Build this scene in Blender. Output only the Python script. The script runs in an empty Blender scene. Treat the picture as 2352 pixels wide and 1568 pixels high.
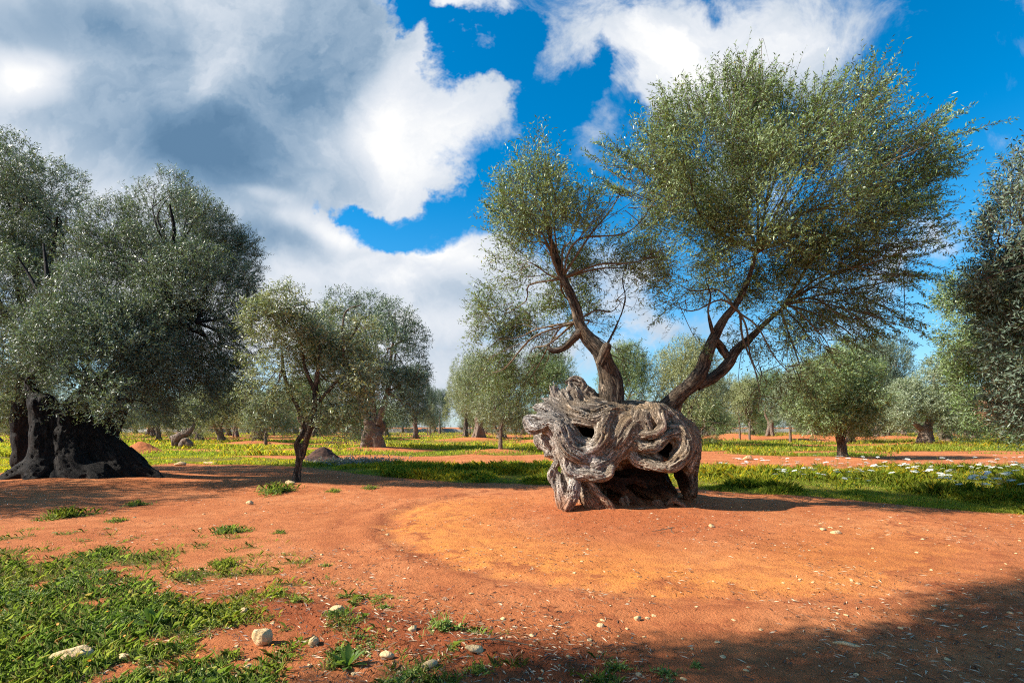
import bpy, math, random
import numpy as np
R = math.radians
rng = np.random.default_rng(7)
random.seed(7)
sc = bpy.context.scene
COL = sc.collection

# ------------------------------------------------------------------ camera, sky, sun, exposure
F = 1176.0            # focal length in units of a 2352 wide picture (18 mm on 36 mm)
CAMH = 1.6
HY = 980.0            # horizon row in a 2352 x 1568 picture
cam = bpy.data.objects.new("camera", bpy.data.cameras.new("camera"))
COL.objects.link(cam)
cam.location = (0, 0, CAMH)
cam.rotation_euler = (R(90), 0, 0)
cam.data.lens = 18.0
cam.data.sensor_width = 36.0
cam.data.shift_y = (HY - 784) / 2352.0
cam.data.clip_start = 0.05
cam.data.clip_end = 6000
sc.camera = cam

SUN_EL = 37.0
SUN_AZ = 270.0 - 7.0   # compass style, 0 = +Y, 90 = +X : the sun stands to the left
sd = (math.sin(R(SUN_AZ)) * math.cos(R(SUN_EL)), math.cos(R(SUN_AZ)) * math.cos(R(SUN_EL)), math.sin(R(SUN_EL)))
sun = bpy.data.objects.new("sun", bpy.data.lights.new("sun", "SUN"))
COL.objects.link(sun)
sun.data.energy = 5.0
sun.data.angle = R(0.55)
sun.data.color = (1.0, 0.93, 0.82)
from mathutils import Vector
sun.rotation_euler = Vector(sd).to_track_quat('Z', 'Y').to_euler()

sc.view_settings.view_transform = 'Standard'
sc.view_settings.look = 'None'
sc.view_settings.exposure = 1.0
sc.view_settings.gamma = 1.0
sc.cycles.max_bounces = 6
sc.cycles.transparent_max_bounces = 4
sc.cycles.diffuse_bounces = 3
sc.cycles.glossy_bounces = 2
sc.cycles.transmission_bounces = 3
sc.cycles.use_denoising = False
sc.cycles.pixel_filter_type = 'BLACKMAN_HARRIS'
sc.cycles.filter_width = 1.1


class NT:
    """small node-tree writer"""
    def __init__(s, tree):
        s.t = tree
        tree.nodes.clear()
    def n(s, typ, **kw):
        nd = s.t.nodes.new(typ)
        for k, v in kw.items():
            setattr(nd, k, v)
        return nd
    def l(s, a, b):
        s.t.links.new(a, b)
    def put(s, sock, v):
        if isinstance(v, bpy.types.NodeSocket):
            s.l(v, sock)
        else:
            sock.default_value = v
    def math(s, op, a, b=0.0, c=0.0, clamp=False):
        nd = s.n('ShaderNodeMath', operation=op, use_clamp=clamp)
        s.put(nd.inputs[0], a); s.put(nd.inputs[1], b)
        if op in ('MULTIPLY_ADD', 'SMOOTH_MIN', 'SMOOTH_MAX'):
            s.put(nd.inputs[2], c)
        return nd.outputs[0]
    def vmath(s, op, a, b=(0, 0, 0), c=None, scale=None):
        nd = s.n('ShaderNodeVectorMath', operation=op)
        s.put(nd.inputs[0], a)
        if op not in ('LENGTH', 'NORMALIZE', 'SCALE'):
            s.put(nd.inputs[1], b)
        if c is not None:
            s.put(nd.inputs[2], c)
        if scale is not None:
            s.put(nd.inputs['Scale'], scale)
        return nd.outputs['Value'] if op in ('LENGTH', 'DOT_PRODUCT') else nd.outputs[0]
    def noise(s, vec, scale, detail=4, rough=0.55, dist=0.0):
        nd = s.n('ShaderNodeTexNoise')
        s.l(vec, nd.inputs['Vector'])
        nd.inputs['Scale'].default_value = scale
        nd.inputs['Detail'].default_value = detail
        nd.inputs['Roughness'].default_value = rough
        nd.inputs['Distortion'].default_value = dist
        return nd.outputs['Fac'], nd.outputs['Color']
    def ramp(s, fac, stops, interp='LINEAR'):
        nd = s.n('ShaderNodeValToRGB')
        nd.color_ramp.interpolation = interp
        el = nd.color_ramp.elements
        while len(el) < len(stops):
            el.new(0.5)
        for e, (p, c) in zip(el, stops):
            e.position = p
            e.color = (c[0], c[1], c[2], 1) if not isinstance(c, (int, float)) else (c, c, c, 1)
        s.put(nd.inputs[0], fac)
        return nd.outputs[0]
    def mix(s, fac, a, b, mode='MIX'):
        nd = s.n('ShaderNodeMix', data_type='RGBA', blend_type=mode)
        s.put(nd.inputs[0], fac)
        for sock, v in ((nd.inputs[6], a), (nd.inputs[7], b)):
            s.put(sock, (v[0], v[1], v[2], 1) if isinstance(v, tuple) else v)
        return nd.outputs[2]
    def mapr(s, v, a, b, c=0.0, d=1.0, smooth=True):
        nd = s.n('ShaderNodeMapRange', interpolation_type='SMOOTHSTEP' if smooth else 'LINEAR')
        s.put(nd.inputs[0], v)
        for i, x in zip((1, 2, 3, 4), (a, b, c, d)):
            nd.inputs[i].default_value = x
        return nd.outputs[0]


def build_world():
    w = bpy.data.worlds.new("World")
    sc.world = w
    w.use_nodes = True
    w.cycles.sampling_method = 'NONE'
    T = NT(w.node_tree)
    out = T.n('ShaderNodeOutputWorld')
    bg = T.n('ShaderNodeBackground')
    bg.inputs['Strength'].default_value = 0.1
    T.l(bg.outputs[0], out.inputs[0])
    tc = T.n('ShaderNodeTexCoord')
    d = tc.outputs['Generated']
    sky = T.n('ShaderNodeTexSky', sky_type='NISHITA')
    sky.sun_disc = False
    sky.sun_elevation = R(SUN_EL)
    sky.sun_rotation = R(SUN_AZ)
    sky.air_density = 1.0
    sky.dust_density = 0.4
    sky.ozone_density = 3.5
    hs = T.n('ShaderNodeHueSaturation')
    hs.inputs['Hue'].default_value = 0.492
    hs.inputs['Saturation'].default_value = 1.55
    hs.inputs['Value'].default_value = 1.02
    T.l(sky.outputs[0], hs.inputs['Color'])
    blue = hs.outputs[0]
    # cloud plane: a vertical wall of cloud seen along +-Y, coordinates by direction
    sep = T.n('ShaderNodeSeparateXYZ'); T.l(d, sep.inputs[0])
    ay = T.math('MAXIMUM', T.math('ABSOLUTE', sep.outputs[1]), 0.12)
    u = T.math('DIVIDE', sep.outputs[0], ay)
    v = T.math('DIVIDE', sep.outputs[2], ay)
    comb = T.n('ShaderNodeCombineXYZ'); T.l(u, comb.inputs[0]); T.l(v, comb.inputs[1]); T.l(sep.outputs[1], comb.inputs[2])
    comb.inputs[2].default_value = 0
    p0 = comb.outputs[0]
    # domain warp
    _, c1 = T.noise(p0, 2.2, 2, 0.5)
    wv = T.vmath('SUBTRACT', c1, (0.5, 0.5, 0.5))
    p1 = T.vmath('MULTIPLY_ADD', wv, (0.30, 0.30, 0.0), c=p0)
    _, c2 = T.noise(p0, 7.0, 5, 0.66)
    wv2 = T.vmath('SUBTRACT', c2, (0.5, 0.5, 0.5))
    p2 = T.vmath('MULTIPLY_ADD', wv2, (0.17, 0.17, 0.0), c=p1)
    def blobs(lst, vec):
        acc = None
        for (x, y, rx, ry, wt) in lst:
            cx, cy = (x - 1176) / F, (HY - y) / F
            q = T.vmath('MULTIPLY', T.vmath('SUBTRACT', vec, (cx, cy, 0)), (F / rx, F / ry, 0))
            ln = T.vmath('DOT_PRODUCT', q, q)
            # (1 - r^2/2.2) clamped, squared
            g = T.math('MULTIPLY_ADD', ln, -0.40, 1.0, clamp=True)
            g = T.math('MULTIPLY', g, g)
            if acc is None:
                acc = T.math('MULTIPLY', g, wt)
            else:
                acc = T.math('MULTIPLY_ADD', g, wt, acc)
        return acc
    cover = blobs([
        # cloud masses
        (250, 170, 660, 370, 1.8), (660, 190, 280, 280, 1.3), (250, 560, 450, 260, 1.5),
        (1010, 290, 165, 150, 1.2), (900, 160, 60, 90, .6), (1120, 230, 70, 70, .5),
        (700, 620, 300, 180, 1.3), (970, 720, 260, 150, 1.2), (1090, 560, 100, 85, 1.05), (840, 560, 90, 60, .55),
        (1650, 100, 230, 150, 1.3), (1500, 70, 120, 130, .9), (1510, 210, 80, 70, .6), (1310, 90, 90, 150, .75), (1175, 200, 80, 40, .4),
        (1120, -10, 90, 45, .7), (965, 80, 35, 45, .5), (1110, 105, 70, 28, .4),
        (1000, 860, 380, 70, 1.1), (1560, 760, 220, 50, .8), (1170, 350, 60, 80, .45), (1030, 430, 60, 70, .42),
        (2190, 560, 100, 60, .75), (1990, 95, 90, 45, .36), (2120, 60, 60, 25, .26), (1360, 350, 60, 30, .3), (1400, 640, 150, 70, .6),
        # holes of blue
        (925, 20, 85, 75, -2.0), (1015, 110, 55, 80, -1.3), (1060, 55, 60, 30, -.6), (1190, 90, 50, 90, -1.3), (1110, 140, 60, 34, -.8), (1220, 260, 50, 90, -.8), (1450, 150, 40, 60, -.5), (870, 405, 90, 18, -.75), (745, 445, 60, 14, -.5),
        (950, 475, 150, 68, -1.6), (1070, 405, 80, 32, -1.0), (800, 432, 100, 26, -.9), (1190, 370, 80, 70, -.6), (1310, 260, 60, 90, -.9), (1385, 170, 28, 90, -.9), (1230, 400, 60, 60, -.6),
        (845, 250, 12, 12, -.7), (905, 615, 50, 10, -.45),
    ], p2)
    nf, _ = T.noise(p0, 5.0, 7, 0.64, 0.5)
    dens = T.math('ADD', T.math('MULTIPLY_ADD', nf, 3.2, -1.60), cover)
    alpha = T.mapr(dens, 0.0, 1.05)
    shade = blobs([
        (430, 270, 320, 120, -.38), (520, 370, 270, 110, -.40), (200, 60, 300, 90, -.40), (720, 90, 200, 160, -.45),
        (650, 550, 110, 45, -.35), (820, 660, 130, 30, -.08), (1060, 670, 90, 45, -.16), (900, 740, 300, 40, .15), (1000, 850, 200, 40, .15),
        (10, 190, 120, 60, .50), (920, 250, 60, 90, .28), (1050, 300, 110, 80, .28), (180, 470, 180, 40, .08),
        (600, 450, 70, 20, .22), (620, 710, 130, 50, .25), (770, 490, 120, 30, .25), (1070, 550, 80, 55, .35), (1630, 90, 200, 110, .22), (1200, 380, 130, 70, -.15),
    ], p1)
    nsh, _ = T.noise(p2, 2.6, 5, 0.58, 0.5)
    sh = T.math('ADD', T.math('MULTIPLY_ADD', nsh, 1.6, -0.08), shade)
    # the thick lit edges are white, the thin veils take the blue behind them
    ccol = T.ramp(sh, [(0.0, (0.62, 1.20, 1.95)), (0.18, (0.95, 1.6, 2.4)), (0.40, (1.9, 2.5, 3.2)), (0.60, (3.1, 3.5, 4.0)), (0.82, (4.1, 4.3, 4.6)), (1.0, (5.2, 5.2, 5.15))])
    # milky air low over the horizon
    el = T.mapr(sep.outputs[2], 0.0, 0.45, 0.55, 0.0)
    blue = T.mix(el, blue, (1.9, 3.3, 4.5))
    col = T.mix(alpha, blue, ccol)
    T.l(col, bg.inputs['Color'])
build_world()


# ------------------------------------------------------------------ numeric helpers
_perm = rng.permutation(256)
_perm = np.concatenate([_perm, _perm, _perm])
_val = rng.random(256).astype(np.float32)

def vnoise(x, y, z):
    xi = np.floor(x).astype(np.int64); yi = np.floor(y).astype(np.int64); zi = np.floor(z).astype(np.int64)
    fx = x - xi; fy = y - yi; fz = z - zi
    fx = fx * fx * (3 - 2 * fx); fy = fy * fy * (3 - 2 * fy); fz = fz * fz * (3 - 2 * fz)
    xi &= 255; yi &= 255; zi &= 255
    x1 = (xi + 1) & 255; y1 = (yi + 1) & 255; z1 = (zi + 1) & 255
    def h(a, b, c):
        return _val[_perm[_perm[_perm[a] + b] + c]]
    def lerp(a, b, t):
        return a + (b - a) * t
    a = lerp(lerp(h(xi, yi, zi), h(x1, yi, zi), fx), lerp(h(xi, y1, zi), h(x1, y1, zi), fx), fy)
    b = lerp(lerp(h(xi, yi, z1), h(x1, yi, z1), fx), lerp(h(xi, y1, z1), h(x1, y1, z1), fx), fy)
    return lerp(a, b, fz)

def fbm(x, y, z, o=3):
    s = 0; a = 0.5; t = 0
    for i in range(o):
        s = s + a * vnoise(x * 2 ** i + 17.3 * i, y * 2 ** i + 5.1 * i, z * 2 ** i + 9.7 * i); t += a; a *= 0.5
    return s / t

def nrm(v):
    return v / np.maximum(np.linalg.norm(v, axis=-1, keepdims=True), 1e-9)

def W(dx, dy, Y):
    """a point at depth Y that the picture shows at (dx, dy) of 2352 x 1568"""
    return np.array([(dx - 1176) * Y / F, Y, CAMH - (dy - HY) * Y / F])

def sm(a, b, x):
    t = np.clip((x - a) / (b - a), 0, 1)
    return t * t * (3 - 2 * t)

def np_mesh(name, verts, faces, mats=(), smooth=True, mat_idx=None, attrs=None):
    """faces: a list of (n, k) int arrays"""
    me = bpy.data.meshes.new(name)
    verts = np.ascontiguousarray(verts, dtype=np.float32)
    me.vertices.add(len(verts))
    me.vertices.foreach_set('co', verts.ravel())
    nl = sum(f.size for f in faces); npoly = sum(len(f) for f in faces)
    me.loops.add(nl)
    me.loops.foreach_set('vertex_index', np.concatenate([f.ravel() for f in faces]).astype(np.int32))
    me.polygons.add(npoly)
    tot = np.concatenate([np.full(len(f), f.shape[1]) for f in faces]).astype(np.int32)
    st = np.concatenate([[0], np.cumsum(tot)[:-1]]).astype(np.int32)
    me.polygons.foreach_set('loop_start', st)
    me.polygons.foreach_set('loop_total', tot)
    if smooth:
        me.polygons.foreach_set('use_smooth', np.ones(npoly, dtype=bool))
    for m in mats:
        me.materials.append(m)
    if mat_idx is not None:
        me.polygons.foreach_set('material_index', mat_idx.astype(np.int32))
    me.update(calc_edges=True)
    for k, (dom, arr) in (attrs or {}).items():
        arr = np.ascontiguousarray(arr, dtype=np.float32)
        if arr.ndim == 2:
            a = me.attributes.new(k, 'FLOAT_VECTOR', dom); a.data.foreach_set('vector', arr.ravel())
        else:
            a = me.attributes.new(k, 'FLOAT', dom); a.data.foreach_set('value', arr)
    return me

def link(name, me, parent=None, loc=None, **props):
    o = bpy.data.objects.new(name, me)
    COL.objects.link(o)
    if parent is not None:
        o.parent = parent
    if loc is not None:
        o.location = loc
    for k, v in props.items():
        o[k] = v
    return o

def root(name, label, cat, loc=(0, 0, 0), rz=0.0, scale=(1, 1, 1), group=None):
    o = bpy.data.objects.new(name, None)
    COL.objects.link(o)
    o.empty_display_size = 0.2
    o.location = loc; o.rotation_euler = (0, 0, rz); o.scale = scale
    o['label'] = label; o['category'] = cat
    if group:
        o['group'] = group
    return o

def surface_nets(f, org, h):
    nx, ny, nz = f.shape
    s = f < 0
    c = np.zeros((nx - 1, ny - 1, nz - 1), dtype=np.int8)
    for i in (0, 1):
        for j in (0, 1):
            for k in (0, 1):
                c += s[i:nx - 1 + i, j:ny - 1 + j, k:nz - 1 + k]
    act = (c > 0) & (c < 8)
    I, J, K = np.nonzero(act)
    idx = np.full(act.shape, -1, dtype=np.int64)
    idx[I, J, K] = np.arange(len(I))
    acc = np.zeros((len(I), 3)); cnt = np.zeros(len(I))
    corners = [(i, j, k) for i in (0, 1) for j in (0, 1) for k in (0, 1)]
    for a in corners:
        for ax in range(3):
            if a[ax] == 0:
                b = list(a); b[ax] = 1
                fa = f[I + a[0], J + a[1], K + a[2]]; fb = f[I + b[0], J + b[1], K + b[2]]
                m = (fa < 0) != (fb < 0)
                t = np.where(m, fa / np.where(m, fa - fb, 1), 0)
                p = np.tile(np.array(a, dtype=float), (len(I), 1)); p[:, ax] += t
                acc += p * m[:, None]; cnt += m
    V = np.stack([I, J, K], 1) + acc / np.maximum(cnt, 1)[:, None]
    quads = []
    for ax in range(3):
        o1, o2 = [(1, 2), (2, 0), (0, 1)][ax]
        sl0 = [slice(None)] * 3; sl1 = [slice(None)] * 3
        sl0[ax] = slice(0, -1); sl1[ax] = slice(1, None)
        for o in (o1, o2):
            sl0[o] = slice(1, -1); sl1[o] = slice(1, -1)
        A = s[tuple(sl0)]; B = s[tuple(sl1)]
        for flip in (False, True):
            m = (A & ~B) if not flip else (~A & B)
            e = np.stack(np.nonzero(m), 1)
            e[:, o1] += 1; e[:, o2] += 1
            def cell(da, db):
                q = e.copy(); q[:, o1] -= da; q[:, o2] -= db
                return idx[q[:, 0], q[:, 1], q[:, 2]]
            q = np.stack([cell(1, 1), cell(0, 1), cell(0, 0), cell(1, 0)], 1)
            if flip:
                q = q[:, ::-1]
            quads.append(q[(q >= 0).all(1)])
    return V * h + np.asarray(org), np.concatenate(quads), np.stack([I, J, K], 1)

def catmull(P, step):
    P = np.asarray(P, dtype=float)
    if len(P) == 2:
        n = max(2, int(np.linalg.norm(P[1, :3] - P[0, :3]) / step) + 1)
        t = np.linspace(0, 1, n)[:, None]
        return P[0] * (1 - t) + P[1] * t
    Q = np.vstack([2 * P[0] - P[1], P, 2 * P[-1] - P[-2]])
    out = []
    for i in range(1, len(Q) - 2):
        a, b, c, d = Q[i - 1:i + 3]
        n = max(2, int(np.linalg.norm(c[:3] - b[:3]) / step) + 1)
        t = np.linspace(0, 1, n, endpoint=False)[:, None]
        out.append(0.5 * ((2 * b) + (-a + c) * t + (2 * a - 5 * b + 4 * c - d) * t ** 2 + (-a + 3 * b - 3 * c + d) * t ** 3))
    out.append(P[-1:])
    return np.vstack(out)

def frames(C):
    T = np.gradient(C, axis=0); T = nrm(T)
    N = np.zeros_like(T)
    a = np.array([0, 0, 1.0]) if abs(T[0, 2]) < 0.9 else np.array([1.0, 0, 0])
    n = nrm(np.cross(T[0], a))
    for i in range(len(T)):
        n = n - T[i] * np.dot(n, T[i]); n = n / max(np.linalg.norm(n), 1e-9)
        N[i] = n
    return T, N, np.cross(T, N)

class Wood:
    """a signed-distance block of gnarled wood: strands are merged, holes are cut, then meshed"""
    def __init__(s, lo, hi, h, warp=0.03, wf=3.0, seed=0):
        s.lo = np.array(lo, float); s.h = h
        n = np.ceil((np.array(hi) - s.lo) / h).astype(int) + 1
        s.n = n
        g = np.stack(np.meshgrid(*[s.lo[i] + np.arange(n[i]) * h for i in range(3)], indexing='ij'), -1).astype(np.float32)
        s.P = g.copy()
        st = 5                      # the warp is smooth: work it out on a coarse grid and spread it
        ax = [np.arange(0, n[i] + st, st) for i in range(3)]
        cg = np.stack(np.meshgrid(*[s.lo[i] + ax[i] * h for i in range(3)], indexing='ij'), -1) * wf + seed * 3.7
        for k in range(3):
            w = (warp * 2 * (fbm(cg[..., 0] + 31 * k, cg[..., 1] + 7 * k, cg[..., 2] + 3 * k, 2) - 0.5)).astype(np.float32)
            for d in range(3):
                x = np.arange(n[d]) / st
                i0 = x.astype(int); t = (x - i0).astype(np.float32)
                shp = [1, 1, 1]; shp[d] = -1
                w = np.take(w, i0, d) * (1 - t).reshape(shp) + np.take(w, i0 + 1, d) * t.reshape(shp)
            s.P[..., k] += w
        s.f = np.full(tuple(n), 0.3, np.float32)
        s.U = np.zeros(tuple(n) + (3,), np.float32)
        s.G = np.zeros(tuple(n), np.float32)
        s.Hh = np.zeros(tuple(n), np.float32)
        s.seed = seed
    def strand(s, pts, k=0.03, grain=1.0, gf=30.0, gl=3.5, amp=0.012, lump=0.0, cut=False, margin=0.14, heart=0.0, lf=7.0):
        C = catmull(pts, 0.05)
        X = C[:, :3]; r = C[:, 3]
        T, N, B = frames(X)
        L = np.concatenate([[0], np.cumsum(np.linalg.norm(np.diff(X, axis=0), axis=1))])
        pad = r.max() + margin + 0.06
        a = np.maximum(((X.min(0) - pad - s.lo) / s.h).astype(int), 0)
        b = np.minimum(((X.max(0) + pad - s.lo) / s.h).astype(int) + 1, s.n)
        if (b <= a).any():
            return
        sh = tuple(b - a)
        D = np.full(sh, margin, np.float32); UV = np.zeros(sh + (3,), np.float32)
        for i in range(len(X) - 1):
            rr = max(r[i], r[i + 1]) + margin + 0.05
            a2 = np.maximum(((np.minimum(X[i], X[i + 1]) - rr - s.lo) / s.h).astype(int), a)
            b2 = np.minimum(((np.maximum(X[i], X[i + 1]) + rr - s.lo) / s.h).astype(int) + 1, b)
            if (b2 <= a2).any():
                continue
            sl = tuple(slice(a2[j], b2[j]) for j in range(3))
            ll = tuple(slice(a2[j] - a[j], b2[j] - a[j]) for j in range(3))
            P = s.P[sl]
            ab = X[i + 1] - X[i]
            t = np.clip(((P - X[i]) @ ab) / max(ab @ ab, 1e-9), 0, 1)
            v = P - (X[i] + t[..., None] * ab)
            d = np.sqrt((v ** 2).sum(-1)) - (r[i] + t * (r[i + 1] - r[i]))
            cur = D[ll]; m = d < cur
            cur[m] = d[m]
            n_ = N[i] * 1.0
            uv = UV[ll]
            uv[m] = np.stack([v @ n_, v @ B[i], L[i] + t * (L[i + 1] - L[i])], -1)[m]
        sl = tuple(slice(a[j], b[j]) for j in range(3))
        o = s.seed + len(pts) * 1.7 + float(X[0, 0]) * 5
        near = np.abs(D) < margin - 0.001
        gv = np.zeros(sh, np.float32)
        if near.any():
            u, v, t = UV[near].T
            wob = 0.12 * (fbm(u * 4 + o, v * 4, t * 3, 2) - 0.5)
            n1 = fbm((u + wob) * gf + o, (v + wob) * gf, t * gl + o, 3)
            rid = np.abs(2 * n1 - 1)
            g1 = np.exp(-rid * 7.0)
            n2 = fbm(u * lf + o, v * lf + o, t * lf * .6, 2) - 0.5
            gv[near] = g1
            D[near] += grain * (amp * (g1 * 1.6 - 0.5)) + lump * n2
        f = s.f[sl]
        if cut:
            d2 = -D
            hh = np.clip(0.5 + 0.5 * (d2 - f) / k, 0, 1)
            s.f[sl] = f * (1 - hh) + d2 * hh + k * hh * (1 - hh)
            s.Hh[sl] = s.Hh[sl] * (1 - hh) + 1.0 * hh  # cut hollows take the full painted shade tone
        else:
            hh = np.clip(0.5 + 0.5 * (f - D) / k, 0, 1)
            m = D < f
            s.f[sl] = f * (1 - hh) + D * hh - k * hh * (1 - hh)
            s.U[sl][m] = UV[m] + np.array([o, 0, o], np.float32)
            s.G[sl] = s.G[sl] * (1 - hh) + gv * hh
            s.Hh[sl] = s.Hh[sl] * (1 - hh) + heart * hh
    def mesh(s, name, mats, org=(0, 0, 0), smooth_iter=0):
        s.f[0] = s.f[-1] = 1; s.f[:, 0] = s.f[:, -1] = 1; s.f[:, :, 0] = s.f[:, :, -1] = 1
        V, Q, ijk = surface_nets(s.f, s.lo, s.h)
        I, J, K = ijk.T
        return np_mesh(name, V - np.array(org), [Q], mats, True, None,
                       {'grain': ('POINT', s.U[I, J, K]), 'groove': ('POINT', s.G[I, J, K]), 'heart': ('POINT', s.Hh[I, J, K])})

def tube_np(pts, sides=12, step=0.08, rough=0.1, flare=0.0, seed=0.0, grain_amp=0.0):
    """one tapering limb; returns verts, quads, grain coords"""
    C = catmull(pts, step)
    X = C[:, :3]; r = C[:, 3]
    T, N, B = frames(X)
    L = np.concatenate([[0], np.cumsum(np.linalg.norm(np.diff(X, axis=0), axis=1))])
    th = np.linspace(0, 2 * np.pi, sides, endpoint=False)
    ct, st = np.cos(th), np.sin(th)
    rr = r[:, None] * (1 + rough * 2 * (fbm(ct[None] * 1.3 + seed, st[None] * 1.3 + seed, (L * 2.3)[:, None] + seed, 2) - 0.5))
    if grain_amp:
        rr = rr - grain_amp * np.exp(-7 * np.abs(2 * fbm(ct[None] * 5 + seed, st[None] * 5, (L * 3)[:, None] + seed, 2) - 1))
    V = X[:, None] + rr[..., None] * (ct[None, :, None] * N[:, None] + st[None, :, None] * B[:, None])
    G = np.stack([rr * ct[None], rr * st[None], np.repeat(L[:, None], sides, 1)], -1) + np.array([seed, 0, seed])
    n = len(X)
    i = np.arange(n - 1)[:, None] * sides; j = np.arange(sides)[None]; j2 = (j + 1) % sides
    Q = np.stack([i + j, i + j2, i + sides + j2, i + sides + j], -1).reshape(-1, 4)
    return V.reshape(-1, 3), Q, G.reshape(-1, 3)

def join_np(parts):
    V, Q, G, o = [], [], [], 0
    for v, q, g in parts:
        V.append(v); Q.append(q + o); G.append(g); o += len(v)
    return np.vstack(V), np.vstack(Q), np.vstack(G)

def tubes_mesh(name, parts, mat):
    V, Q, G = join_np(parts)
    return np_mesh(name, V, [Q], [mat], True, None, {'grain': ('POINT', G), 'groove': ('POINT', np.zeros(len(V)))})


# ------------------------------------------------------------------ materials
def mat(name):
    m = bpy.data.materials.new(name)
    m.use_nodes = True
    T = NT(m.node_tree)
    out = T.n('ShaderNodeOutputMaterial')
    b = T.n('ShaderNodeBsdfPrincipled')
    T.l(b.outputs[0], out.inputs[0])
    b.inputs['Specular IOR Level'].default_value = 0.25
    return m, T, b, out

def bark_mat(name, dark, mid, light, soil=0.35, silver=0.0, bump=0.6, base_z=0.0, fs=26.0, crack=0.0):
    m, T, b, out = mat(name)
    a = T.n('ShaderNodeAttribute', attribute_name='grain').outputs['Vector']
    gr = T.n('ShaderNodeAttribute', attribute_name='groove').outputs['Fac']
    st = T.vmath('MULTIPLY', a, (1, 1, 0.13))
    f1, _ = T.noise(st, fs, 5, 0.7, 0.8)
    f2, _ = T.noise(st, 80, 4, 0.6)
    f3, _ = T.noise(a, 3.0, 4, 0.6)
    geo = T.n('ShaderNodeNewGeometry').outputs['Position']
    sp = T.n('ShaderNodeSeparateXYZ'); T.l(geo, sp.inputs[0])
    c = T.ramp(f1, [(0.38, dark), (0.49, mid), (0.62, light)])
    tan = tuple(x * y for x, y in zip(mid, (1.15, 1.0, 0.78)))
    c = T.mix(T.mapr(f3, 0.42, 0.66, 0, 0.75), c, tan)
    if silver:
        nn, _ = T.noise(geo, 1.1, 3, 0.6)
        sx = T.math('ADD', T.math('MULTIPLY', sp.outputs[0], -0.35), T.math('ADD', nn, 0.35))
        c = T.mix(T.mapr(sx, 0.2, 0.75, 0, silver), c, T.ramp(f1, [(0.38, (0.13, .11, .095)), (0.48, (.44, .395, .35)), (.58, (.74, .68, .61))]))
    c = T.mix(T.mapr(gr, 0.5, 1.0, 0.0, 0.8), c, tuple(x * 0.35 for x in dark))
    c = T.mix(T.mapr(f2, 0.55, 0.75, 0, 0.35), c, dark)
    lines = 0.0
    if crack:
        # split grain: thin dark lines that run along the strand
        g1, _ = T.noise(st, fs * .75, 3, 0.6, 1.2); g2, _ = T.noise(T.vmath('ADD', st, (7.1, 3.3, 1.7)), fs * 1.7, 3, 0.6, 1.0)
        l1 = T.mapr(T.math('ABSOLUTE', T.math('SUBTRACT', g1, 0.5)), 0.0, 0.030, 1.0, 0.0)
        l2 = T.mapr(T.math('ABSOLUTE', T.math('SUBTRACT', g2, 0.5)), 0.0, 0.035, 0.75, 0.0)
        lines = T.math('MAXIMUM', l1, l2)
        c = T.mix(T.math('MULTIPLY', lines, crack), c, tuple(x * .4 for x in dark))
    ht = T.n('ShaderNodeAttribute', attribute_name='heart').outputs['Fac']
    c = T.mix(T.mapr(ht, 0.25, 0.8, 0, 1.0), c, T.ramp(f1, [(.35, (.014, .007, .005)), (.62, (.06, .028, .015))]))  # shade of the hollows painted in, over dark red-brown inner wood
    if soil:
        nz, _ = T.noise(geo, 3.5, 4, 0.6)
        zz = T.math('ADD', sp.outputs[2], T.math('MULTIPLY_ADD', nz, 0.7, -0.35 - base_z))
        c = T.mix(T.mapr(zz, soil, 0.0, 0, 0.8), c, T.ramp(f1, [(.35, (.15, .05, .02)), (.55, (0.44, 0.17, 0.065))]))
    T.l(c, b.inputs['Base Color'])
    b.inputs['Roughness'].default_value = 0.85
    bp = T.n('ShaderNodeBump'); bp.inputs['Strength'].default_value = bump; bp.inputs['Distance'].default_value = 0.035
    T.l(T.math('SUBTRACT', T.math('ADD', f1, T.math('MULTIPLY', f2, 0.5)), T.math('MULTIPLY', lines, 0.6) if crack else 0.0), bp.inputs['Height'])
    T.l(bp.outputs[0], b.inputs['Normal'])
    return m

def leaf_mat(name, dark, mid, pale, under, odd=(0.30, 0.26, 0.05), trans=0.25, rough=0.42):
    m, T, b, out = mat(name)
    tone = T.n('ShaderNodeAttribute', attribute_name='tone').outputs['Fac']
    c = T.ramp(tone, [(0.0, dark), (0.45, mid), (0.8, pale), (0.965, pale), (0.975, odd)])
    geo = T.n('ShaderNodeNewGeometry')
    nz, _ = T.noise(geo.outputs['Position'], 0.9, 3, 0.5)
    c = T.mix(T.mapr(nz, 0.35, 0.7, 0.0, 0.35), c, tuple(x * f for x, f in zip(mid, (1.5, 1.25, 0.75))))
    c = T.mix(T.math('MULTIPLY', geo.outputs['Backfacing'], 0.75), c, under)
    T.l(c, b.inputs['Base Color'])
    b.inputs['Roughness'].default_value = rough
    b.inputs['Specular IOR Level'].default_value = 0.45
    tr = T.n('ShaderNodeBsdfTranslucent')
    T.l(T.mix(1.0, c, (1.3, 1.25, 0.5), 'MULTIPLY'), tr.inputs[0])
    mx = T.n('ShaderNodeMixShader'); mx.inputs[0].default_value = trans
    T.l(b.outputs[0], mx.inputs[1]); T.l(tr.outputs[0], mx.inputs[2])
    T.l(mx.outputs[0], out.inputs[0])
    return m

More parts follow.
